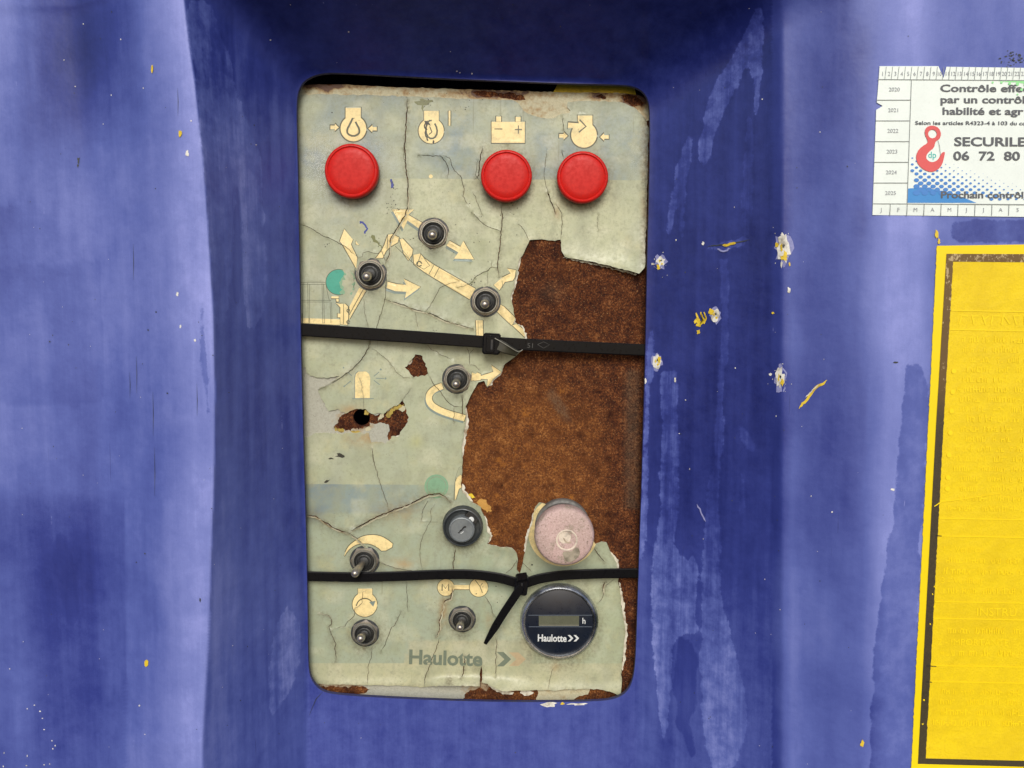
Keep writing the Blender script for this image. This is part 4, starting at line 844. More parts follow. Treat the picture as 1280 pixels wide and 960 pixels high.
tint = lerp(tint, (.12, .135, .15), .75 * np.exp(-(((x - 386) / 14) ** 2 + ((y - 643) / 9) ** 2)) + .35 * np.exp(-(((x - 405 - (620 - y) * .5) / 12) ** 2 + ((y - 615) / 26) ** 2)))
tint = lerp(tint, (.20, .21, .17), .5 * np.exp(-(((x - 392) / 10) ** 2 + ((y - 550) / 9) ** 2)) + .3 * np.exp(-(((x - 430) / 22) ** 2 + ((y - 572) / 12) ** 2)) + .35 * np.exp(-(((x - 384) / 10) ** 2 + ((y - 590) / 50) ** 2)))
smr = sstep(.52, .68, fbm(x / 11 + y / 40, y / 26, 131, 4)); tint = lerp(tint, (.27, .275, .18), .42 * smr)
tint = lerp(tint, (.58, .57, .40), .35 * sstep(.55, .7, fbm(x / 30, y / 22, 137, 4)))
tint = lerp(tint, (.25, .26, .15), .5 * np.exp(-(((x - 600 - (y - 300) * .35) / 9) ** 2 + ((y - 300) / 40) ** 2)) * nb2 * 1.6)
tint = lerp(tint, (.42, .40, .12), .5 * np.exp(-(((x - 521) / 8) ** 2 + ((y - 552) / 8) ** 2)))
gr = np.zeros(len(vs))
for wd, lf, ln in CR:
    A = np.array(ln); lo, hi = A.min(0) - 12, A.max(0) + 12; m = (x > lo[0]) & (x < hi[0]) & (y > lo[1]) & (y < hi[1])
    if m.any(): d, _ = segdist(vs[m], ln); gr[m] = np.maximum(gr[m], (.16 + .34 * (wd > 1.05) + .25 * (wd > 1.6)) * np.exp(-d / (1.2 + 1.3 * wd)))
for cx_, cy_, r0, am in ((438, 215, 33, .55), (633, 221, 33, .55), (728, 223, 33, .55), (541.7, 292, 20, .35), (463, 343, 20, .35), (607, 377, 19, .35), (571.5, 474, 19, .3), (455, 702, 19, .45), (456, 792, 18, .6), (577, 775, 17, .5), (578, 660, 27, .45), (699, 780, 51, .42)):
    d = np.hypot(x - cx_ - 1, y - cy_ - 2) - r0; gr = np.maximum(gr, am * np.exp(-np.clip(d, 0, 99) / 5.5))  # halo mixes real dirt with the ring shadow of each control, painted in
dE, _ = segdist(vs, OUTER[::3], True); gr = np.maximum(gr, .30 * np.exp(-dE / 2.2))
gr = np.maximum(gr, .75 * sstep(797, 808, x) * (y < 330)); gr = np.maximum(gr, .4 * np.exp(-((x - 372) / 4) ** 2) * (y < 330))
gr = np.maximum(gr, .8 * np.exp(-(((x - 562) / 4) ** 2 + ((y - 852) / 8) ** 2)) + .35 * np.exp(-(((x - 596) / 6) ** 2 + ((y - 835) / 14) ** 2)))
og = .8 * np.exp(-(((x - 456) / 22) ** 2 + ((y - 548) / 9) ** 2)) + .6 * np.exp(-(((x - 505) / 18) ** 2 + ((y - 704) / 7) ** 2)) + .7 * np.exp(-(((x - 440) / 14) ** 2 + ((y - 512) / 7) ** 2)) + .35 * np.exp(-(((x - 500) / 30) ** 2 + ((y - 642) / 12) ** 2)) + .6 * np.exp(-(((x - 696) / 3) ** 2 + ((y - 262) / 12) ** 2)) + .35 * np.exp(-(((x - 694) / 5) ** 2 + ((y - 835) / 8) ** 2)) + .5 * np.exp(-(((x - 554) / 6) ** 2 + ((y - 765) / 22) ** 2)) + .4 * np.exp(-(((x - 612) / 5) ** 2 + ((y - 775) / 12) ** 2)) + .35 * np.exp(-(((x - 806) / 4) ** 2 + ((y - 240) / 70) ** 2)) + .25 * np.exp(-((y - 720) / 4) ** 2 - ((x - 520) / 70) ** 2)
mo = .7 * np.exp(-(((x - 538) / 6) ** 2 + ((y - 408) / 9) ** 2)) * nb2 * 1.4 + .5 * np.exp(-(((x - 600) / 16) ** 2 + ((y - 300) / 26) ** 2)) * nb2 + .3 * np.exp(-((x - 374) / 5) ** 2) * (y > 330) * (y < 410)
fr = .9 * np.exp(-(((x - 400) / 26) ** 2 + ((y - 205) / 40) ** 2)) + .4 * np.exp(-(((x - 450) / 50) ** 2 + ((y - 200) / 40) ** 2)) + .35 * np.exp(-(((x - 795) / 12) ** 2 + ((y - 200) / 30) ** 2))
order = []
def submesh(name, tri_idx, mats, mi, parent, label=None, with_skirt=None):
    T = ts[tri_idx]; u, inv = np.unique(T, return_inverse=True); inv = inv.reshape(-1, 3)
    V = SV[u]; Fs = [tuple(f) for f in inv]; mi = list(mi); extra = 0
    if with_skirt is not None and len(with_skirt):
        V2 = []; F2 = []
        for (p_, q_) in with_skirt:
            k = len(V) + len(V2); d = np.array([0, .0006, 0]); V2 += [SV[p_], SV[q_], SV[q_] + d, SV[p_] + d]; F2.append((k, k + 3, k + 2, k + 1))
        V = np.vstack([V, np.array(V2)]); Fs += F2; mi += [len(mats) - 1] * len(F2); extra = len(V2)
    me = mesh(name, V - base, Fs, mats, mi)
    z = np.zeros(extra)
    fattr(me, 'grime_shade', np.concatenate([gr[u], z])); fattr(me, 'orange', np.concatenate([np.clip(og[u], 0, 1), z])); fattr(me, 'moss', np.concatenate([mo[u], z])); fattr(me, 'frost', np.concatenate([fr[u], z]))
    cattr(me, 'tint', np.vstack([tint[u], np.tile(CREAM, (extra, 1))]))
    return obj(name, me, parent, label=label)
cnt = {}
for a, b, c in ts:
    for u, v in ((a, b), (b, c), (c, a)): cnt[(u, v)] = 1
frag_lb = []
frags = {}
for c in sorted(bigc, key=lambda c_: -np.sum(comp == c_)):
    idx = np.where(comp == c)[0]; bd = []
    for i in idx:
        a, b, d = ts[i]
        for u, v in ((a, b), (b, d), (d, a)):
            if (v, u) not in cnt: bd.append((u, v))
    own = idx[reg[idx] < 0]
    if len(own) == 0: continue
    frags[c] = submesh('overlay_fragment', own, [M_SHEET, M_EDGE], [0] * len(own), panel, None, bd)
    n_ = len(idx)
for k, (lb, items) in enumerate(SY):
    idx = np.where((reg == k) & np.isin(comp, list(frags)))[0]
    if len(idx) == 0: continue
    cc, nn = np.unique(comp[idx], return_counts=True); pr = frags[cc[np.argmax(nn)]]
    used = sorted(set(mk[idx])); mp = {u: i for i, u in enumerate(used)}
    nm = 'printed_symbol' if 'specks' not in lb else 'mould'
    o = submesh(nm, idx, [M_P[keys[u]] for u in used], [mp[v] for v in mk[idx]], pr, lb)
    if nm == 'mould': o['kind'] = 'stuff'
big_frag = max(frags.values(), key=lambda o: len(o.data.polygons))
print('fragments', len(frags), 'tris', len(ts))
def text_on(s, x0, y0, size, mat, parent, hfun, bold=.02, xs=1, rot=0, rb=base, name='printed_text', align='LEFT', shear=0, label=None):
    V2, Fs = text2d(s, size, bold, xs, shear, align)
    if not len(V2): return
    ca, sa = math.cos(rot), math.sin(rot); px = x0 + V2[:, 0] * ca + V2[:, 1] * sa; py = y0 + V2[:, 0] * sa - V2[:, 1] * ca
    Pw = hfun(px, py) - (rb if rb is not None else 0)
    me = mesh(name, Pw, Fs, mat, smooth=False); return obj(name, me, parent, label=label)
onsheet = lambda px, py: W(px, py, sheet_h(np.stack([px, py], 1)) + .00022)
def fattr0(o):
    fattr(o.data, 'grime_shade', np.zeros(len(o.data.vertices)))
    return o
fattr0(text_on('Haulotte', 510, 829.5, 25, M_P['logo'], big_frag, onsheet, .030, 1.04, .03, label='faded maker name lettering'))
fattr0(text_on('2 471 531 1430', 742, 856, 8, M_P['faint'], big_frag, onsheet, .0, .62, .03, label='tiny faded part number')) if False else None

# pale backing layer left behind along the torn edges, and pale strips by the widest cracks: backing plus painted edge highlight
M_BACK = simple('torn_backing', (.70, .66, .53), .75, amt=.8, ns=900, dirt=(.26, .18, .09), bst=.4)
for k, (ln, wd) in enumerate([([(655, 312), (649, 324), (646.5, 340), (642.5, 356), (638, 371), (640, 380)], 4.2), ([(644, 398), (642, 403), (652, 408), (656.5, 419), (655, 430)], 3.0), ([(631, 455), (625, 467), (616, 474), (609, 484)], 3.2), ([(583, 506), (581.5, 514), (584, 526), (581, 544), (577.5, 560), (577, 575)], 4.6),
                               ([(578, 605), (581, 616), (591, 627)], 4.5), ([(606, 645), (609.5, 660), (614, 670), (610, 679)], 3.6), ([(609, 681), (622, 684.5), (640, 686)], 2.6), ([(656, 690), (660, 670), (666, 652), (668, 636)], 4.2), ([(762, 689), (771, 703), (774, 714)], 3.4), ([(774, 728), (777, 748), (780, 775), (782.5, 792), (780, 815), (778, 838)], 4.0),
                               ([(610, 856), (620, 861), (629, 866), (642, 865.5)], 4.4), ([(650, 866), (658, 867), (667, 866)], 5.0), ([(704, 322), (735, 328), (770, 336), (796, 343)], 2.0), ([(726, 640), (732, 646)], 3.0), ([(505, 450), (508, 454), (515, 449)], 5.0), ([(486, 551), (491, 547), (498, 545)], 3.0)]):
    flat_film('torn_backing', ragged(strip(ragged(ln, .5, 4, False, 200 + k), wd, True), .55, 2.0, True, 230 + k), [], .00045, M_BACK, .0003, step=6)
M_CRACKHI = simple('crack_highlight_paint', (.50, .47, .32), .6, amt=.9, ns=900, dirt=(.20, .15, .07), bst=.3)
for k, (wd, lf, ln) in enumerate(CR):
    if wd >= 1.7 or lf >= .9:
        rl = np.array(ragged([(a + .6, b + 1.6) for a, b in ln], .35, 3, False, 300 + k)); A = np.array(strip([tuple(q_) for q_ in rl], 1.5, True)); n_ = len(rl); V = onsheet(A[:, 0], A[:, 1])
        pobj('pale_crack_highlight', V, [(i, i + 1, 2 * n_ - 2 - i, 2 * n_ - 1 - i) for i in range(n_ - 1)], M_CRACKHI)

# ---- red push buttons
def place(px, py, h): return W(px, py, h) * (1, 0, 1) + (0, 0, 0)
def wl(px, py, h): v = W(px, py, h); return Vector((v[0] - base[0], 0 - base[1], v[2] - base[2]))
mm = .001
btn_me = lm('push_button', [(15.2 * mm, 0), (15.2 * mm, 3 * mm), (14.8 * mm, 3.6 * mm), (14 * mm, 3.8 * mm)], M_REDRIM)
cap_me = lm('button_cap', [(15.4 * mm, 3.8 * mm), (15.9 * mm, 4.4 * mm), (16.1 * mm, 8.2 * mm), (16.0 * mm, 10.2 * mm), (15.5 * mm, 11.0 * mm), (14.9 * mm, 11.4 * mm), (14.4 * mm, 11.4 * mm), (14.1 * mm, 10.9 * mm), (13.7 * mm, 10.7 * mm), (13.3 * mm, 11.0 * mm), (10 * mm, 11.3 * mm), (5 * mm, 11.4 * mm), (1 * mm, 11.45 * mm)], M_RED, 72, 40)
b = obj('push_button', btn_me, panel, wl(439, 213.5, .0112), 'red push button under the oil drop symbol'); obj('cap', cap_me, b)
for px, py, lb in ((633, 219.5, 'red push button under the battery symbol'), (728.5, 221.3, 'red push button under the air intake symbol')):
    c = copy_tree(b, panel); c.location = wl(px, py, .0112); c['label'] = lb; c.scale = (.955, 1, .955)

# ---- toggle switches
def toggles():
    V, F = hexnut(9.75 * mm, 7.6 * mm, 2.6 * mm, .9 * mm); nut = mesh('nut', V, F, M_NUT, sharp=28)
    washer = lm('washer', [(10.0 * mm, 0), (10.0 * mm, 1.3 * mm), (9.7 * mm, 1.6 * mm), (8 * mm, 1.6 * mm)], M_DKMET)
    bush = lm('bushing', [(7.9 * mm, 1.5 * mm), (8.0 * mm, 3.4 * mm), (7.7 * mm, 4.2 * mm), (7.3 * mm, 4.6 * mm), (6.9 * mm, 4.6 * mm), (6.6 * mm, 4.2 * mm), (6.4 * mm, 2.2 * mm), (.1 * mm, 2.2 * mm)], M_BUSH)
    boot = lm('boot', [(6.35 * mm, 2.2 * mm), (6.35 * mm, 3.9 * mm), (5.9 * mm, 4.3 * mm), (5.6 * mm, 3.6 * mm), (5.1 * mm, 3.5 * mm), (4.9 * mm, 4.6 * mm), (4.3 * mm, 4.8 * mm), (4.1 * mm, 4.2 * mm), (3.6 * mm, 4.2 * mm), (3.3 * mm, 5.2 * mm), (2.6 * mm, 5.6 * mm), (.1 * mm, 5.7 * mm)], M_RUBBER)
    lever = lm('lever', [(1.7 * mm, 0), (1.9 * mm, 3 * mm), (2.3 * mm, 7 * mm), (2.75 * mm, 11 * mm), (2.8 * mm, 12.5 * mm), (2.55 * mm, 14 * mm), (2.0 * mm, 15 * mm), (1.2 * mm, 15.6 * mm), (.3 * mm, 15.8 * mm)], M_LEVER, 32, 80)
    return nut, washer, bush, boot, lever
NUT, WASH, BUSH, BOOT, LEV = toggles()
TG = [(541.7, 292, 540.2, 294, 1.0, .2, 'toggle switch at the double arrow, topmost of the panel'), (463, 342.8, 457.6, 346.2, 1.02, .35, 'toggle switch right of the bright teal dot'), (607, 377, 605.8, 381, .96, .0, 'toggle switch at the end of the boom drawing'),
      (571.5, 474, 569.6, 481.2, .95, .3, 'toggle switch beside the slewing arrow, below the upper cable tie'), (455.4, 701.5, 440.6, 720.5, .96, .5, 'toggle switch with its lever bent down over the lower cable tie'),
      (455.8, 792.3, 450, 798, .92, .1, 'toggle switch under the rotation arrow symbol'), (577.5, 775, 574.5, 784.6, .88, .4, 'toggle switch under the letter M symbol')]
first = None
for px, py, tx, ty, sc, ra, lb in TG:
    if first is None:
        s_ = obj('toggle_switch', WASH, panel); obj('nut', NUT, s_); obj('bushing', BUSH, s_); obj('boot', BOOT, s_); obj('lever', LEV, s_); first = s_
    else: s_ = copy_tree(first, panel)
    s_['label'] = lb; s_.location = wl(px, py, .003); s_.scale = (sc, 1, sc)
    L = .0158
    for ch_ in s_.children:
        n_ = ch_.name.split('.')[0]
        if n_ == 'nut': ch_.rotation_euler = (0, ra, 0)
        if n_ == 'lever':
            b0_ = Vector(W(px, py, .003)); b0_[1] = -.0035; ty_ = Vector(W(tx, ty, .0185)); d = ty_ - b0_; d.normalize()
            ch_.location = (0, -.0035, 0); ch_.rotation_mode = 'QUATERNION'; ch_.rotation_quaternion = Vector((0, -1, 0)).rotation_difference(d)

# ---- key switch
kl = wl(578, 659.5, .007)
k = obj('key_switch', lm('key_switch', [(12.9 * mm, 0), (12.9 * mm, 1.6 * mm), (12.3 * mm, 2.6 * mm), (12.3 * mm, 6.6 * mm), (12.0 * mm, 7.4 * mm), (11.5 * mm, 7.6 * mm), (11.1 * mm, 7.2 * mm), (10.9 * mm, 5.2 * mm), (10.0 * mm, 4.6 * mm), (8.6 * mm, 4.3 * mm), (8.4 * mm, 3.2 * mm), (.5 * mm, 3.2 * mm)], M_DKMET, 64), panel, kl, 'round key switch with grey barrel and white pointer dot')
bl_ = obj('key_barrel', lm('key_barrel', [(8.2 * mm, 3.2 * mm), (8.2 * mm, 9.6 * mm), (7.8 * mm, 10.2 * mm), (7.2 * mm, 10.4 * mm), (6.9 * mm, 10.0 * mm), (.3 * mm, 10.0 * mm)], M_KEY, 48), k, (-.0003, 0, -.0006))
def bar(poly_mm, h0, h1, mat, name, parent, loc=(0, 0, 0)):
    n = len(poly_mm); V = [(x * mm, -h0 * mm, z * mm) for x, z in poly_mm] + [(x * mm, -h1 * mm, z * mm) for x, z in poly_mm]
    F = [tuple(range(n, 2 * n))] + [(i, (i + 1) % n, n + (i + 1) % n, n + i) for i in range(n)]
    return obj(name, mesh(name, V, F, mat, smooth=False), parent, loc)
bar([(-2.6, -1.9), (-1.7, -2.3), (-.9, -1.2), (.3, -.6), (1.4, 1.0), (2.7, 1.4), (2.9, 2.2), (2.0, 2.5), (1.0, 1.9), (-.2, .3), (-1.2, -.4), (-1.6, -1.3)], 9.9, 10.06, M_DARKIN, 'key_slot', bl_)
bar([(-.6, -2.6), (.6, -2.0), (1.5, -.9), (1.0, -1.0), (.2, -1.7), (-.8, -2.2)], 10.0, 10.1, M_WHITE, 'scratch', bl_)
pt = bar([(1.6, 8.2), (4.2, 10.4), (6.6, 9.4), (8.6, 7.4), (9.9, 5.4), (8.2, 2.6), (5.4, 4.4), (3.6, 6.4)], 4.2, 7.9, M_BLACK, 'pointer', k)
obj('pointer_dot', lm('pointer_dot', [(1.75 * mm, 7.9 * mm), (1.75 * mm, 8.3 * mm), (1.4 * mm, 8.5 * mm), (.6 * mm, 8.5 * mm), (.5 * mm, 8.3 * mm)], M_WHITE, 24), k, (5.6 * mm, 0, 5.4 * mm))

# ---- pink stop button
pk = wl(706, 672, .0292)
p = obj('stop_button', lm('stop_button', [(17.6 * mm, 0), (17.6 * mm, 2.2 * mm), (17.0 * mm, 3.0 * mm), (15.6 * mm, 3.4 * mm), (15.2 * mm, 9 * mm), (14.8 * mm, 12 * mm)], simple('stop_button_collar', (.16, .155, .14), .6, .2, amt=.8, ns=400, dirt=(.07, .06, .045), bst=.3), 64), panel, pk, 'large sun-faded pink mushroom stop button')
obj('button_head', lm('button_head', [(13 * mm, 12 * mm), (17.6 * mm, 13.4 * mm), (18.35 * mm, 15 * mm), (18.5 * mm, 18.5 * mm), (18.2 * mm, 21.0 * mm), (17.5 * mm, 22.2 * mm), (16.3 * mm, 22.9 * mm), (12 * mm, 23.3 * mm), (6.9 * mm, 23.5 * mm), (.5 * mm, 23.3 * mm)], M_PINK, 80, 50), p)
obj('raised_ring', lm('raised_ring', [(6.7 * mm, 23.4 * mm), (6.55 * mm, 23.75 * mm), (6.1 * mm, 23.85 * mm), (5.7 * mm, 23.7 * mm), (5.5 * mm, 23.4 * mm)], simple('ring_pale', (.70, .60, .48), .6, amt=.6, ns=900), 60), p, (.0012, 0, -.0016))
bar(smooth_poly([(-1.4, 1.0), (-.2, -1.0), (1.0, -1.8), (3.0, -1.4), (3.2, -2.0), (1.0, -2.8), (-1.0, -1.6), (-2.2, .6)], 1), 23.3, 23.6, simple('ring_dirt', (.45, .36, .26), .7, amt=.6), 'raised_mark', p, (.001, 0, -.001))
bar(smooth_poly([(-1.5, -9.0), (-1.0, -12), (1.6, -15.6), (5, -15.0), (9.0, -11.5), (9.5, -8.0), (7.0, -5.5), (4.0, -8.8), (1.0, -8.4)], 2), 22.4, 23.46, simple('grey_grime', (.36, .31, .23), .8, amt=.9, ns=700, dirt=(.14, .12, .08), bst=.4), 'grime_patch', p)

p.scale = (.985, 1.25, .985)
# ---- hour meter
hm = wl(699.3, 779.3, .006)
m = obj('hour_meter', lm('hour_meter', [(25.0 * mm, 0), (25.0 * mm, 2.6 * mm), (24.6 * mm, 4.0 * mm), (23.6 * mm, 5.4 * mm), (22.8 * mm, 5.9 * mm), (22.0 * mm, 5.8 * mm), (21.6 * mm, 5.2 * mm), (21.4 * mm, 4.4 * mm)], M_BEZEL, 96), panel, hm, 'round hour meter with scuffed metal bezel and dark face')
face = obj('face', lm('face', [(21.5 * mm, 4.4 * mm), (21.3 * mm, 4.5 * mm), (1 * mm, 4.5 * mm)], M_FACE, 80), m)
HB = np.array(hm) + base
def face_quad(px0, py0, px1, py1, up, mat, name, parent=face):
    V = W(np.array([px0, px1, px1, px0]), np.array([py0, py0, py1, py1]), .0045 + up) - HB
    return obj(name, mesh(name, V, [(3, 2, 1, 0)], mat, smooth=False), parent)
face_quad(660.5, 768.6, 741, 769.5, .0001, M_FLINE, 'line'); face_quad(661, 783.0, 740, 783.9, .0001, M_FLINE, 'line')
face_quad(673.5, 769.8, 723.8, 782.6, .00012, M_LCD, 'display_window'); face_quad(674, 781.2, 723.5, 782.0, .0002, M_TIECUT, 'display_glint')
onface = lambda px, py: W(px, py, .0048)
text_on('h', 727.6, 779.6, 10.5, M_WHITE, face, onface, .012, .9, .0, HB, label='letter h')
text_on('Haulotte', 671.7, 801.4, 12.2, M_WHITE, face, onface, .026, .84, .02, HB, label='white maker name on the meter')
for dx in (0, 7.2):
    c_ = np.array(chev(709.6 + dx, 797.8, 3.1, 4.0, 4.0)); V = onface(c_[:, 0], c_[:, 1]) - HB; obj('chevron', mesh('chevron', V, [(0, 1, 2, 5), (5, 2, 3, 4)], M_WHITE, smooth=False), face)

# ------------------------------------------------------------------ cable ties
def wmesh(name, V, F, mat, origin, **kw): return mesh(name, np.asarray(V, float) - np.array(origin), F, mat, **kw)
def head(px, py, h0, h1, wpx, hpx, ang, root, org, mat=M_TIE):
    c = W(px, py, (h0 + h1) / 2); s_ = .0005; k = (0.55 - (h0 + h1) / 2) / FOC
    V, F = box_rot(c[0], c[2], h0, h1, wpx * k, hpx * k, ang); o_ = obj('lock_head', wmesh('lock_head', V, F, mat, org, smooth=False), root)
    V, F = box_rot(c[0] - .0006, c[2], h1 - .002, h1 + .0008, wpx * k * .5, hpx * k * .78, ang, .0003); obj('pawl_housing', wmesh('pawl_housing', V, F, mat, org, smooth=False), o_)
    V, F = box_rot(c[0] + wpx * k * .02, c[2] - .0004, h1 - .001, h1 + .0012, wpx * k * .14, hpx * k * .5, ang, .0002); obj('pawl', wmesh('pawl', V, F, M_BLACK, org, smooth=False), o_)
    return o_
t1pts = [(362, 411.3, .0065), (378, 412, .0066), (450, 416.6, .0078), (540, 422.6, .0092), (600, 427, .0100), (640, 429.8, .0100), (720, 433.8, .0092), (800, 437.2, .007), (820, 438, .0065)]
org = tuple(W(614, 429, .0))
tie1 = thing('cable_tie', 'straight black cable tie across the upper panel with its tail cut short', 'cable tie', org, 'black cable ties around the panel')
V, F = ribbon(t1pts, 7.5 * mm, 1.3 * mm, [(0, 1.04), (1, .93)]); strap1 = obj('strap', wmesh('strap', V, F, M_TIE, org, sharp=30), tie1)
head(614.5, 429.5, .0075, .0165, 22, 26, -.06, tie1, org)
V, F = ribbon([(612, 425, .0120), (620, 429.5, .0150), (632, 435.5, .0160), (646, 441.5, .0135)], 6.6 * mm, 1.2 * mm, [(0, 1.1), (.6, 1.0), (1, .62)]); tl = obj('cut_tail', wmesh('cut_tail', V, F, M_TIEOLIVE, org, sharp=30), tie1)
V, F = ribbon([(613, 420.0, .0165), (623, 425.2, .0174), (634, 431.8, .0178), (645, 438.6, .0160), (649, 440.0, .0155), (653.5, 437, .0150)], .55 * mm, .3 * mm); obj('cut_edge', wmesh('cut_edge', V, F, M_TIECUT, org), tl)
def on1(px, py): return W(px, py, np.interp(px, [600, 640, 720, 800], [.0100, .0100, .0092, .007]) + .00155)
M_EMB = simple('embossed_nylon', (.045, .045, .043), .4, amt=.1)
text_on('51', 658.5, 434.6, 8.5, M_EMB, strap1, on1, .0, 1.1, .05, np.array(org), name='embossed_text')
dm = strip([(672, 430.6), (679.5, 427.2), (687, 431.0), (679.5, 435.2), (672, 430.6)], .55); A = np.array(dm); n_ = 5
V = on1(A[:, 0], A[:, 1]) - np.array(org); obj('embossed_mark', mesh('embossed_mark', V, [(i, i + 1, 2 * n_ - 2 - i, 2 * n_ - 1 - i) for i in range(n_ - 1)], M_EMB), strap1)
text_on('KS', 676.3, 432.6, 4.2, M_EMB, strap1, on1, .0, 1.1, .05, np.array(org), name='embossed_text') if False else None
t2pts = [(372, 719.4, .0065), (400, 720.2, .0068), (450, 721.2, .0072), (500, 719.8, .008), (550, 717.6, .009), (590, 717.2, .0098), (625, 721.6, .0105), (645, 728, .0108), (656, 729, .0108), (672, 723, .011), (700, 718.6, .0115), (750, 716.4, .0098), (794, 716, .0068), (810, 716, .0065)]
org = tuple(W(651, 730, .0))
tie2 = thing('cable_tie', 'sagging black cable tie across the lower panel with a long tapered tail hanging down', 'cable tie', org, 'black cable ties around the panel')
V, F = ribbon(t2pts, 6.1 * mm, 1.25 * mm); obj('strap', wmesh('strap', V, F, M_TIE, org, sharp=30), tie2)
head(651.5, 731, .0095, .0165, 17, 24, -.12, tie2, org)
V, F = ribbon([(652, 732, .0172), (645, 743, .0170), (630, 765, .0160), (616, 788, .0150), (606.5, 804, .0138)], 5.2 * mm, 1.2 * mm, [(0, .75), (.12, 1), (.7, .92), (1, .42)]); obj('tail', wmesh('tail', V, F, M_TIE, org, sharp=30), tie2)
V, F = ribbon([(652, 718.5, .0125), (653, 727, .0178)], 6.6 * mm, 1.6 * mm); obj('lock_cap', wmesh('lock_cap', V, F, M_TIE, org, sharp=30), tie2)

# ------------------------------------------------------------------ inspection sticker
def label_mat(name, colr, rough=.4, n_amt=.12, dirt=None):
    t = NT(name); n = t.noise(60, 5, .6); n2 = t.noise(700, 4, .7)
    c = t.mix(t.rng(n, .35, .7, 0, n_amt), colr, tuple(v * .6 for v in colr)); c = t.mix(t.rng(n2, .5, .8, 0, n_amt * 1.4), c, tuple(v * .55 for v in colr))
    return t.fin(c, rough, 0, t.bump(n, .2, .001), Specular_IOR_Level=.4)
L_WHITE = label_mat('label_white', (.76, .82, .77)); L_GREY = label_mat('label_grey_print', (.30, .31, .33)); L_DGREY = label_mat('label_dark_print', (.10, .105, .115)); L_RED = label_mat('label_red', (.66, .10, .10))
L_BLUE = label_mat('label_blue', (.055, .25, .58)); L_DOT = label_mat('label_dot_blue', (.065, .22, .56)); L_GREEN = label_mat('label_green', (.30, .72, .30)); L_TEAL = label_mat('label_teal', (.05, .45, .40)); L_LINE = label_mat('label_rule', (.24, .26, .25))
I = lambda pts: zc(1080, 60, 6.4, pts); J = lambda pts: zc(1080, 170, 6.4, pts)
ORG = tuple(CW(1092, 270))
def surf_film(name, outer, up, mat, org, parent=None, step=9, thick=.0003, holes=()):
    A = np.array(outer); lo, hi = A.min(0), A.max(0); P_ = gridpts(*lo, *hi, step, 0) if max(hi - lo) > step else np.zeros((0, 2))
    vs_, ts_ = cdt([outer] + list(holes), P_); ce = vs_[ts_].mean(1); kk = inside(ce, outer)
    for h_ in holes: kk &= ~inside(ce, h_)
    ts_ = ts_[kk]; V = CW(vs_[:, 0], vs_[:, 1], up) - np.array(org)
    Fs = [tuple(f) for f in ts_]; sv, sf = skirt(V, ts_, thick) if thick else ([], [])
    if len(sv): Fs += [tuple(i + len(V) for i in f) for f in sf]; V = np.vstack([V, np.array(sv)])
    return mesh(name, V, Fs, mat)
XR = 1352.0
out = I([(125, 145), (595, 145), (637, 240), (660, 150), (1740, 165)]) + [(XR, 272), (1220, 270.3)] + J([(68, 632)]) + I([(98, 495), (150, 463), (103, 437), (118, 250)])
stk = thing('inspection_sticker', 'white French inspection sticker with red crane hook and calendar edge', 'sticker', ORG, me=surf_film('inspection_sticker', out, .0006, L_WHITE, ORG))
def dens(p, st=7.0):
    o_ = []
    for a, b in zip(p, list(p[1:]) + [p[0]]):
        k_ = max(1, int(math.hypot(b[0] - a[0], b[1] - a[1]) / st)); o_ += [(a[0] + (b[0] - a[0]) * i / k_, a[1] + (b[1] - a[1]) * i / k_) for i in range(k_)]
    return o_
JIT = [0]
def each(name, polys, mat, up, org, parent):
    for p in polys: many(name, [p], mat, up, org, parent)
def many(name, polys, mat, up, org, parent, label=None):
    V = []; F = []
    for p in polys:
        p = dens(p) if len(p) == 4 and max(np.ptp(np.array(p), 0)) > 14 else p
        P_ = np.array(p); b = len(V); JIT[0] += 1; V += list(CW(P_[:, 0], P_[:, 1], up + (JIT[0] % 40) * 3e-6) - np.array(org)); F.append(tuple(range(b, b + len(p))))
    return obj(name, mesh(name, V, F, mat, smooth=False), parent, label=label)
def lerp2(a, b, t_): return a + (b - a) * t_
rules = [strip(l, .8) for l in ([(1097.2, 99.2), (XR - 3, 101)], [(1139.4, 99.3), (1134, 254.5)], [(1091.5, 254.6), (1134, 254.8)], [(1134, 254.8), (XR - 3, 256.5)], [(1200, 255), (XR - 3, 256)])]
for k in range(5): yy = 125 + 25.9 * k; rules.append(strip([(1095.8 - .85 * k, yy), (1138.4 - .95 * k, yy)], .8))
for k in range(32):
    x_ = 1099.5 + 8.0 * k
    if 0 < k < 31: rules.append(strip([(x_ + .5, 83.2 + .01 * k), (x_ - 1.4, 99.4)], .55))
for k in range(1, 12): x_ = 1091.2 + 21.2 * k; rules.append(strip([(x_ + .6, 254.8), (x_, 269.6)], .8))
each('ruled_line', rules, L_LINE, .0009, ORG, stk)
onc = lambda px, py: CW(px, py, .0009)
OB = np.array(ORG)
for k in range(31):
    s_ = str(k + 1); x_ = 1103.4 + 8.0 * k
    if k == 9 or k == 10: x_ += (-1 if k == 9 else 1)
    text_on(s_, x_, 94.6, 7.4, L_GREY, stk, onc, 0, .85, 0, OB, align='CENTER')
for k, s_ in enumerate(('2020', '2021', '2022', '2023', '2024', '2025')): text_on(s_, 1118 - .95 * k, 114 + 25.9 * k, 6.9, L_GREY, stk, onc, 0, 1.02, 0, OB, align='CENTER')
for k, s_ in enumerate('JFMAMJJASOND'): text_on(s_, 1101.8 + 21.3 * k, 264.4 + .02 * k, 7.0, L_GREY, stk, onc, 0, 1, 0, OB, align='CENTER')
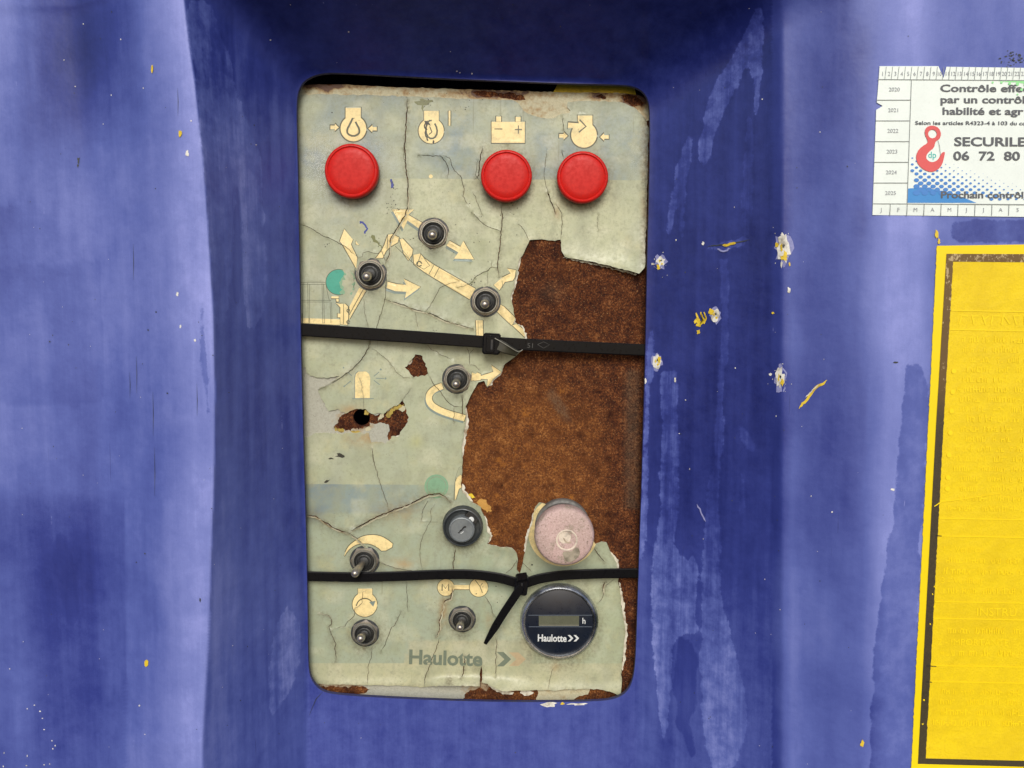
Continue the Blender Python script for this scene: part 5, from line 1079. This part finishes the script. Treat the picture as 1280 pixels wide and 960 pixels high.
for s_, x_, y_, sz, xs in (('Contrôle effect', 1175, 114.4, 12.6, 1.50), ('par un contrôl', 1175.2, 128.6, 12.6, 1.44), ('habilité et agr', 1177.6, 143.0, 12.6, 1.46), ('SECURILE', 1192.6, 182.2, 15.4, 1.38), ('06  72  80', 1191.6, 200.0, 15.4, 1.32), ('Prochain contrôl', 1175.5, 247.4, 11.6, 1.32)):
    text_on(s_, x_, y_, sz, L_DGREY, stk, onc, .026, xs, .004, OB)
text_on('Selon les articles R4323-4 à 103 du co', 1143.8, 155.8, 6.6, L_DGREY, stk, onc, .02, 1.36, .004, OB)
# blue halftone
dots = []; 
for row in range(16):
    yy = 197.5 + row * 3.95
    for c_ in range(24):
        xx = 1140.5 + c_ * 10.4 + (5.2 if row % 2 else 0)
        v = (yy - 184) / 44 - max(0, (xx - 1140)) / 150 * 1.15 + .02
        rad = np.clip(v, 0, 1.35) * 4.4
        if xx < 1330 and yy < 250 - (6 if xx < 1230 else 0) and rad > .35 and xx - rad > 1137: dots.append([(a, b_) for a, b_ in circle(xx, yy, rad * .82, 10, ry=rad * .62)])
dots = [[(max(a, 1136.5), min(b_, 253.6)) for a, b_ in d_] for d_ in dots]
many('printed_dot', dots, L_DOT, .00078, ORG, stk)['kind'] = 'stuff'
me = surf_film('printed_blue_corner', J([(352, 420), (430, 415), (560, 425), (700, 455), (830, 505), (900, 535), (347, 535)]), .0007, L_BLUE, ORG, thick=0); obj('printed_blue_corner', me, stk)
me = surf_film('printed_green', I([(1060, 262), (1120, 268), (1180, 262), (1280, 262), (1500, 264), (1500, 285), (1300, 290), (1220, 275), (1120, 272)]), .0007, L_GREEN, ORG, thick=0); obj('printed_green', me, stk)
hook = smooth_poly(I([(485, 690), (490, 645), (520, 622), (560, 620), (600, 640), (617, 680), (612, 715), (595, 735), (575, 745), (565, 775), (560, 800), (520, 830), (498, 860), (500, 890), (530, 912), (560, 912), (590, 895), (610, 860), (625, 835), (650, 828), (640, 880), (625, 935), (590, 975), (540, 995), (480, 975), (435, 935), (415, 885), (425, 830), (460, 790), (510, 760), (508, 735)]), 1)
me = surf_film('crane_hook', hook, .00098, L_RED, ORG, thick=0, holes=[circle(*I([(548, 687)])[0], 5.4, 24)], step=50); obj('crane_hook', me, stk, label='red crane hook')
o = many('printed_dot', [circle(x_, y_, r_, 10) for x_, y_, r_ in [(1241, 103, 1.3), (1252, 103, 1.5), (1262, 104.5, 1.8), (1272, 105, 2.2), (1282, 106, 2.4), (1277, 112, 1.8), (1272, 118, 1.1), (1282, 119, 1.5), (1292, 113, 2.2)]], L_GREEN, .00085, ORG, stk); o['kind'] = 'stuff'
many('crane_hook_eye', [smooth_poly(I([(560, 800), (520, 830), (498, 860), (500, 890), (530, 912), (560, 912), (590, 895), (610, 860), (600, 820), (590, 750), (570, 760)]), 1)], L_WHITE, .00094, ORG, stk)
many('crane_hook_latch', [strip(I([(592, 742), (605, 780), (612, 860)]), .5)], L_DGREY, .0011, ORG, stk)
text_on('dp', *I([(512, 880)])[0], 11.5, L_TEAL, stk, lambda a, b_: CW(a, b_, .0011), .01, .9, 0, OB)

# ------------------------------------------------------------------ yellow instruction decal
t = NT('yellow_decal_vinyl'); n = t.noise(110, 6, .65); n2 = t.noise(900, 4, .7); n3 = t.noise(300, 3, .6)
c = t.mix(t.rng(n, .35, .68, 0, .5), (.80, .58, .006), (.68, .48, .006)); c = t.mix(t.rng(n2, .42, .72, 0, .35), c, (.56, .38, .008)); c = t.mix(t.rng(t.noise(30, 4), .45, .65, 0, .25), c, (.56, .37, .008))
Y_M = t.fin(c, .5, 0, t.bump(n2, .25, .0004, t.bump(n, .3, .0015)), Specular_IOR_Level=.35)
Y_BORDER = label_mat('decal_yellow_border', (.84, .62, .006), .42, .06); Y_TXT = label_mat('decal_faint_text', (.87, .64, .006), .48, .06)
t = NT('worn_black_frame'); n = t.noise(420, 5, .72, (1, 1, .8)); n2 = t.noise(1500, 3, .7); wv = t.attr('wear')
c = t.mix(t.rng(n2, .3, .7), (.028, .022, .010), (.060, .042, .016)); c = t.mix(t.rng(wv, 0, 1, 0, .80), c, (.15, .080, .016))
f = t.math('ADD', t.math('MULTIPLY', wv, .30), n); c = t.mix(t.rng(f, .82, .90), c, (.44, .33, .17)); c = t.mix(t.rng(n, .70, .73, 0, .9), c, (.55, .40, .05))
Y_FRAME = t.fin(c, .55, 0, t.bump(n2, .2, .0003))
YO = tuple(CW(1140, 960))
yl = lambda y_: np.interp(y_, [307, 330, 530, 960, 1010], [1171.2, 1170.2, 1160.4, 1139, 1136.5])
rt = np.random.default_rng(3)
left = [(float(yl(y_)) + rt.normal(0, .25), y_) for y_ in np.arange(1004, 308, -3.0)]
out = left + [(1171.5, 307.2), (1280, 305.6), (1480, 304), (1462, 1004)]
dec = thing('warning_decal', 'large yellow instruction decal with worn black frame and faded text', 'decal', YO, me=surf_film('warning_decal', out, .0005, Y_BORDER, YO, step=11))
fl_ = lambda y_: np.interp(y_, [318, 530, 955], [1183.2, 1170.3, 1147.5]); fr_ = lambda y_: np.interp(y_, [326, 530, 948], [1191.6, 1179.6, 1157.2])
ys_ = np.arange(318, 957.1, 3.2)
fo = [(float(fl_(v)), v) for v in ys_[::-1]] + [(1183.2, 317.2), (1280, 317.6), (1460, 318), (1442, 962), (1280, 958.5)]
rt2 = np.random.default_rng(9)
fi = [(float(fr_(v)) + rt2.normal(0, .22), v) for v in np.arange(327, 948, 3.2)] + [(1157.2, 948), (1280, 951), (1432, 953), (1450, 329), (1280, 327.8)]
me = surf_film('frame', fo, .0008, Y_FRAME, YO, thick=0, holes=[fi], step=4.5)
co_ = np.array([v.co for v in me.vertices]) + np.array(YO); zt, zb = W(1180, 318, .09)[2], W(1160, 560, .09)[2]
u = np.clip((co_[:, 2] - zb) / (zt - zb), 0, 1); fattr(me, 'wear', np.clip(u * 1.1 + .35 * np.exp(-((u - .35) / .22) ** 2), 0, 1)); obj('frame', me, dec, label='worn black frame line, brown and flaking at the top')
ip = [(x_ + .0, y_) for x_, y_ in fi]
me = surf_film('text_field', ip, .00065, Y_M, YO, thick=0, step=10); obj('text_field', me, dec)
oy = lambda px, py: CW(px, py, .00085)
YB = np.array(YO)
def yln(y_): return float(fr_(y_)) + 1
bars_ = [strip([(yln(v), v), (1435, v + 5)], 1.3) for v in (388, 412, 648, 670, 752, 773, 832, 852)]
each('rule', bars_, Y_TXT, .00085, YO, dec)
each('tick_mark', [strip([(1158, 832.4), (1170.5, 833)], 1.0), strip([(1157.5, 852.2), (1165, 852.8)], 1.0), strip([(1170, 669.5), (1177, 670)], 1.0)], M_DARKIN, .0010, YO, dec)
for y_, sz, s_ in ((769, 11.5, '           INSTRU'), (806, 9, '2 - IMPORTANTE'), (729, 8.5, '3 - Verificar'), (690, 8.5, '1 - Verificar')):
    text_on(s_, yln(y_) + 6, y_, sz * 1.25, Y_TXT, dec, oy, .0, 1.05, .015, YB, name='faded_text')
rg = np.random.default_rng(21); gl = []
for y_ in list(np.arange(428, 642, 12.4)) + [704, 718, 742, 792, 820, 868, 881, 894, 907]:
    x_ = yln(y_) + rg.uniform(6, 20) + (8 if 428 < y_ < 630 else 0)
    while x_ < 1395:
        L_ = rg.uniform(14, 44); xe = x_ + L_
        while x_ < xe:
            w_ = rg.uniform(.8, 1.5); h_ = rg.uniform(4.2, 7.5) * (1 if rg.random() > .2 else 1.3); o_ = rg.uniform(0, 1)
            if rg.random() > .22: gl.append(strip([(x_, y_ + (x_ - 1180) * .012 - h_), (x_ + rg.uniform(-1, 1), y_ + (x_ - 1180) * .012 - o_)], w_))
            if rg.random() > .6: yy = y_ + (x_ - 1180) * .012 - rg.choice([0.8, 3.5, 6]); gl.append(strip([(x_, yy), (x_ + 3.2, yy)], 1.1))
            x_ += rg.uniform(2.2, 3.8)
        x_ += rg.uniform(4, 8)
for y_ in (403,):
    for k in range(14): x_ = yln(y_) + 14 + 13 * k; gl += [strip([(x_, y_ - 9), (x_ + rg.uniform(-3, 5), y_ + 3)], 1.8), strip([(x_ + 1, y_ - rg.choice([8, 3, -2])), (x_ + 8, y_ - rg.choice([8, 3, -2]))], 1.6)]
o = many('faded_print', gl, Y_TXT, .00082, YO, dec); o['kind'] = 'stuff'
each('bullet', [circle(yln(v) + 8, v, 3.0, 14) for v in (464, 490, 514, 541, 569, 597, 611)], Y_TXT, .00097, YO, dec)
me = surf_film('scratch', strip([(1168, 633), (1177, 627), (1200, 624.5), (1253, 616.5)], [1.2, 1.5, 1.0, .4]), .0011, Y_TXT, YO, thick=0, step=50); obj('scratch', me, dec)
for nm, polys_ in (('peel_speck', [blob(x_, y_, rt.uniform(.5, 1.3), rt.uniform(.6, 1.6), .5, 7, int(y_)) for x_, y_ in ((1168, 758), (1170, 722), (1170, 735), (1163, 780), (1155, 875), (1166, 743), (1168, 733), (1153, 905), (1172, 703))]),):
    many(nm, polys_, Y_TXT, .0010, YO, dec)
bpy.context.view_layer.update()
print('objects', len(bpy.data.objects), 'tris', sum(len(o.data.polygons) for o in bpy.data.objects if o.type == 'MESH'))
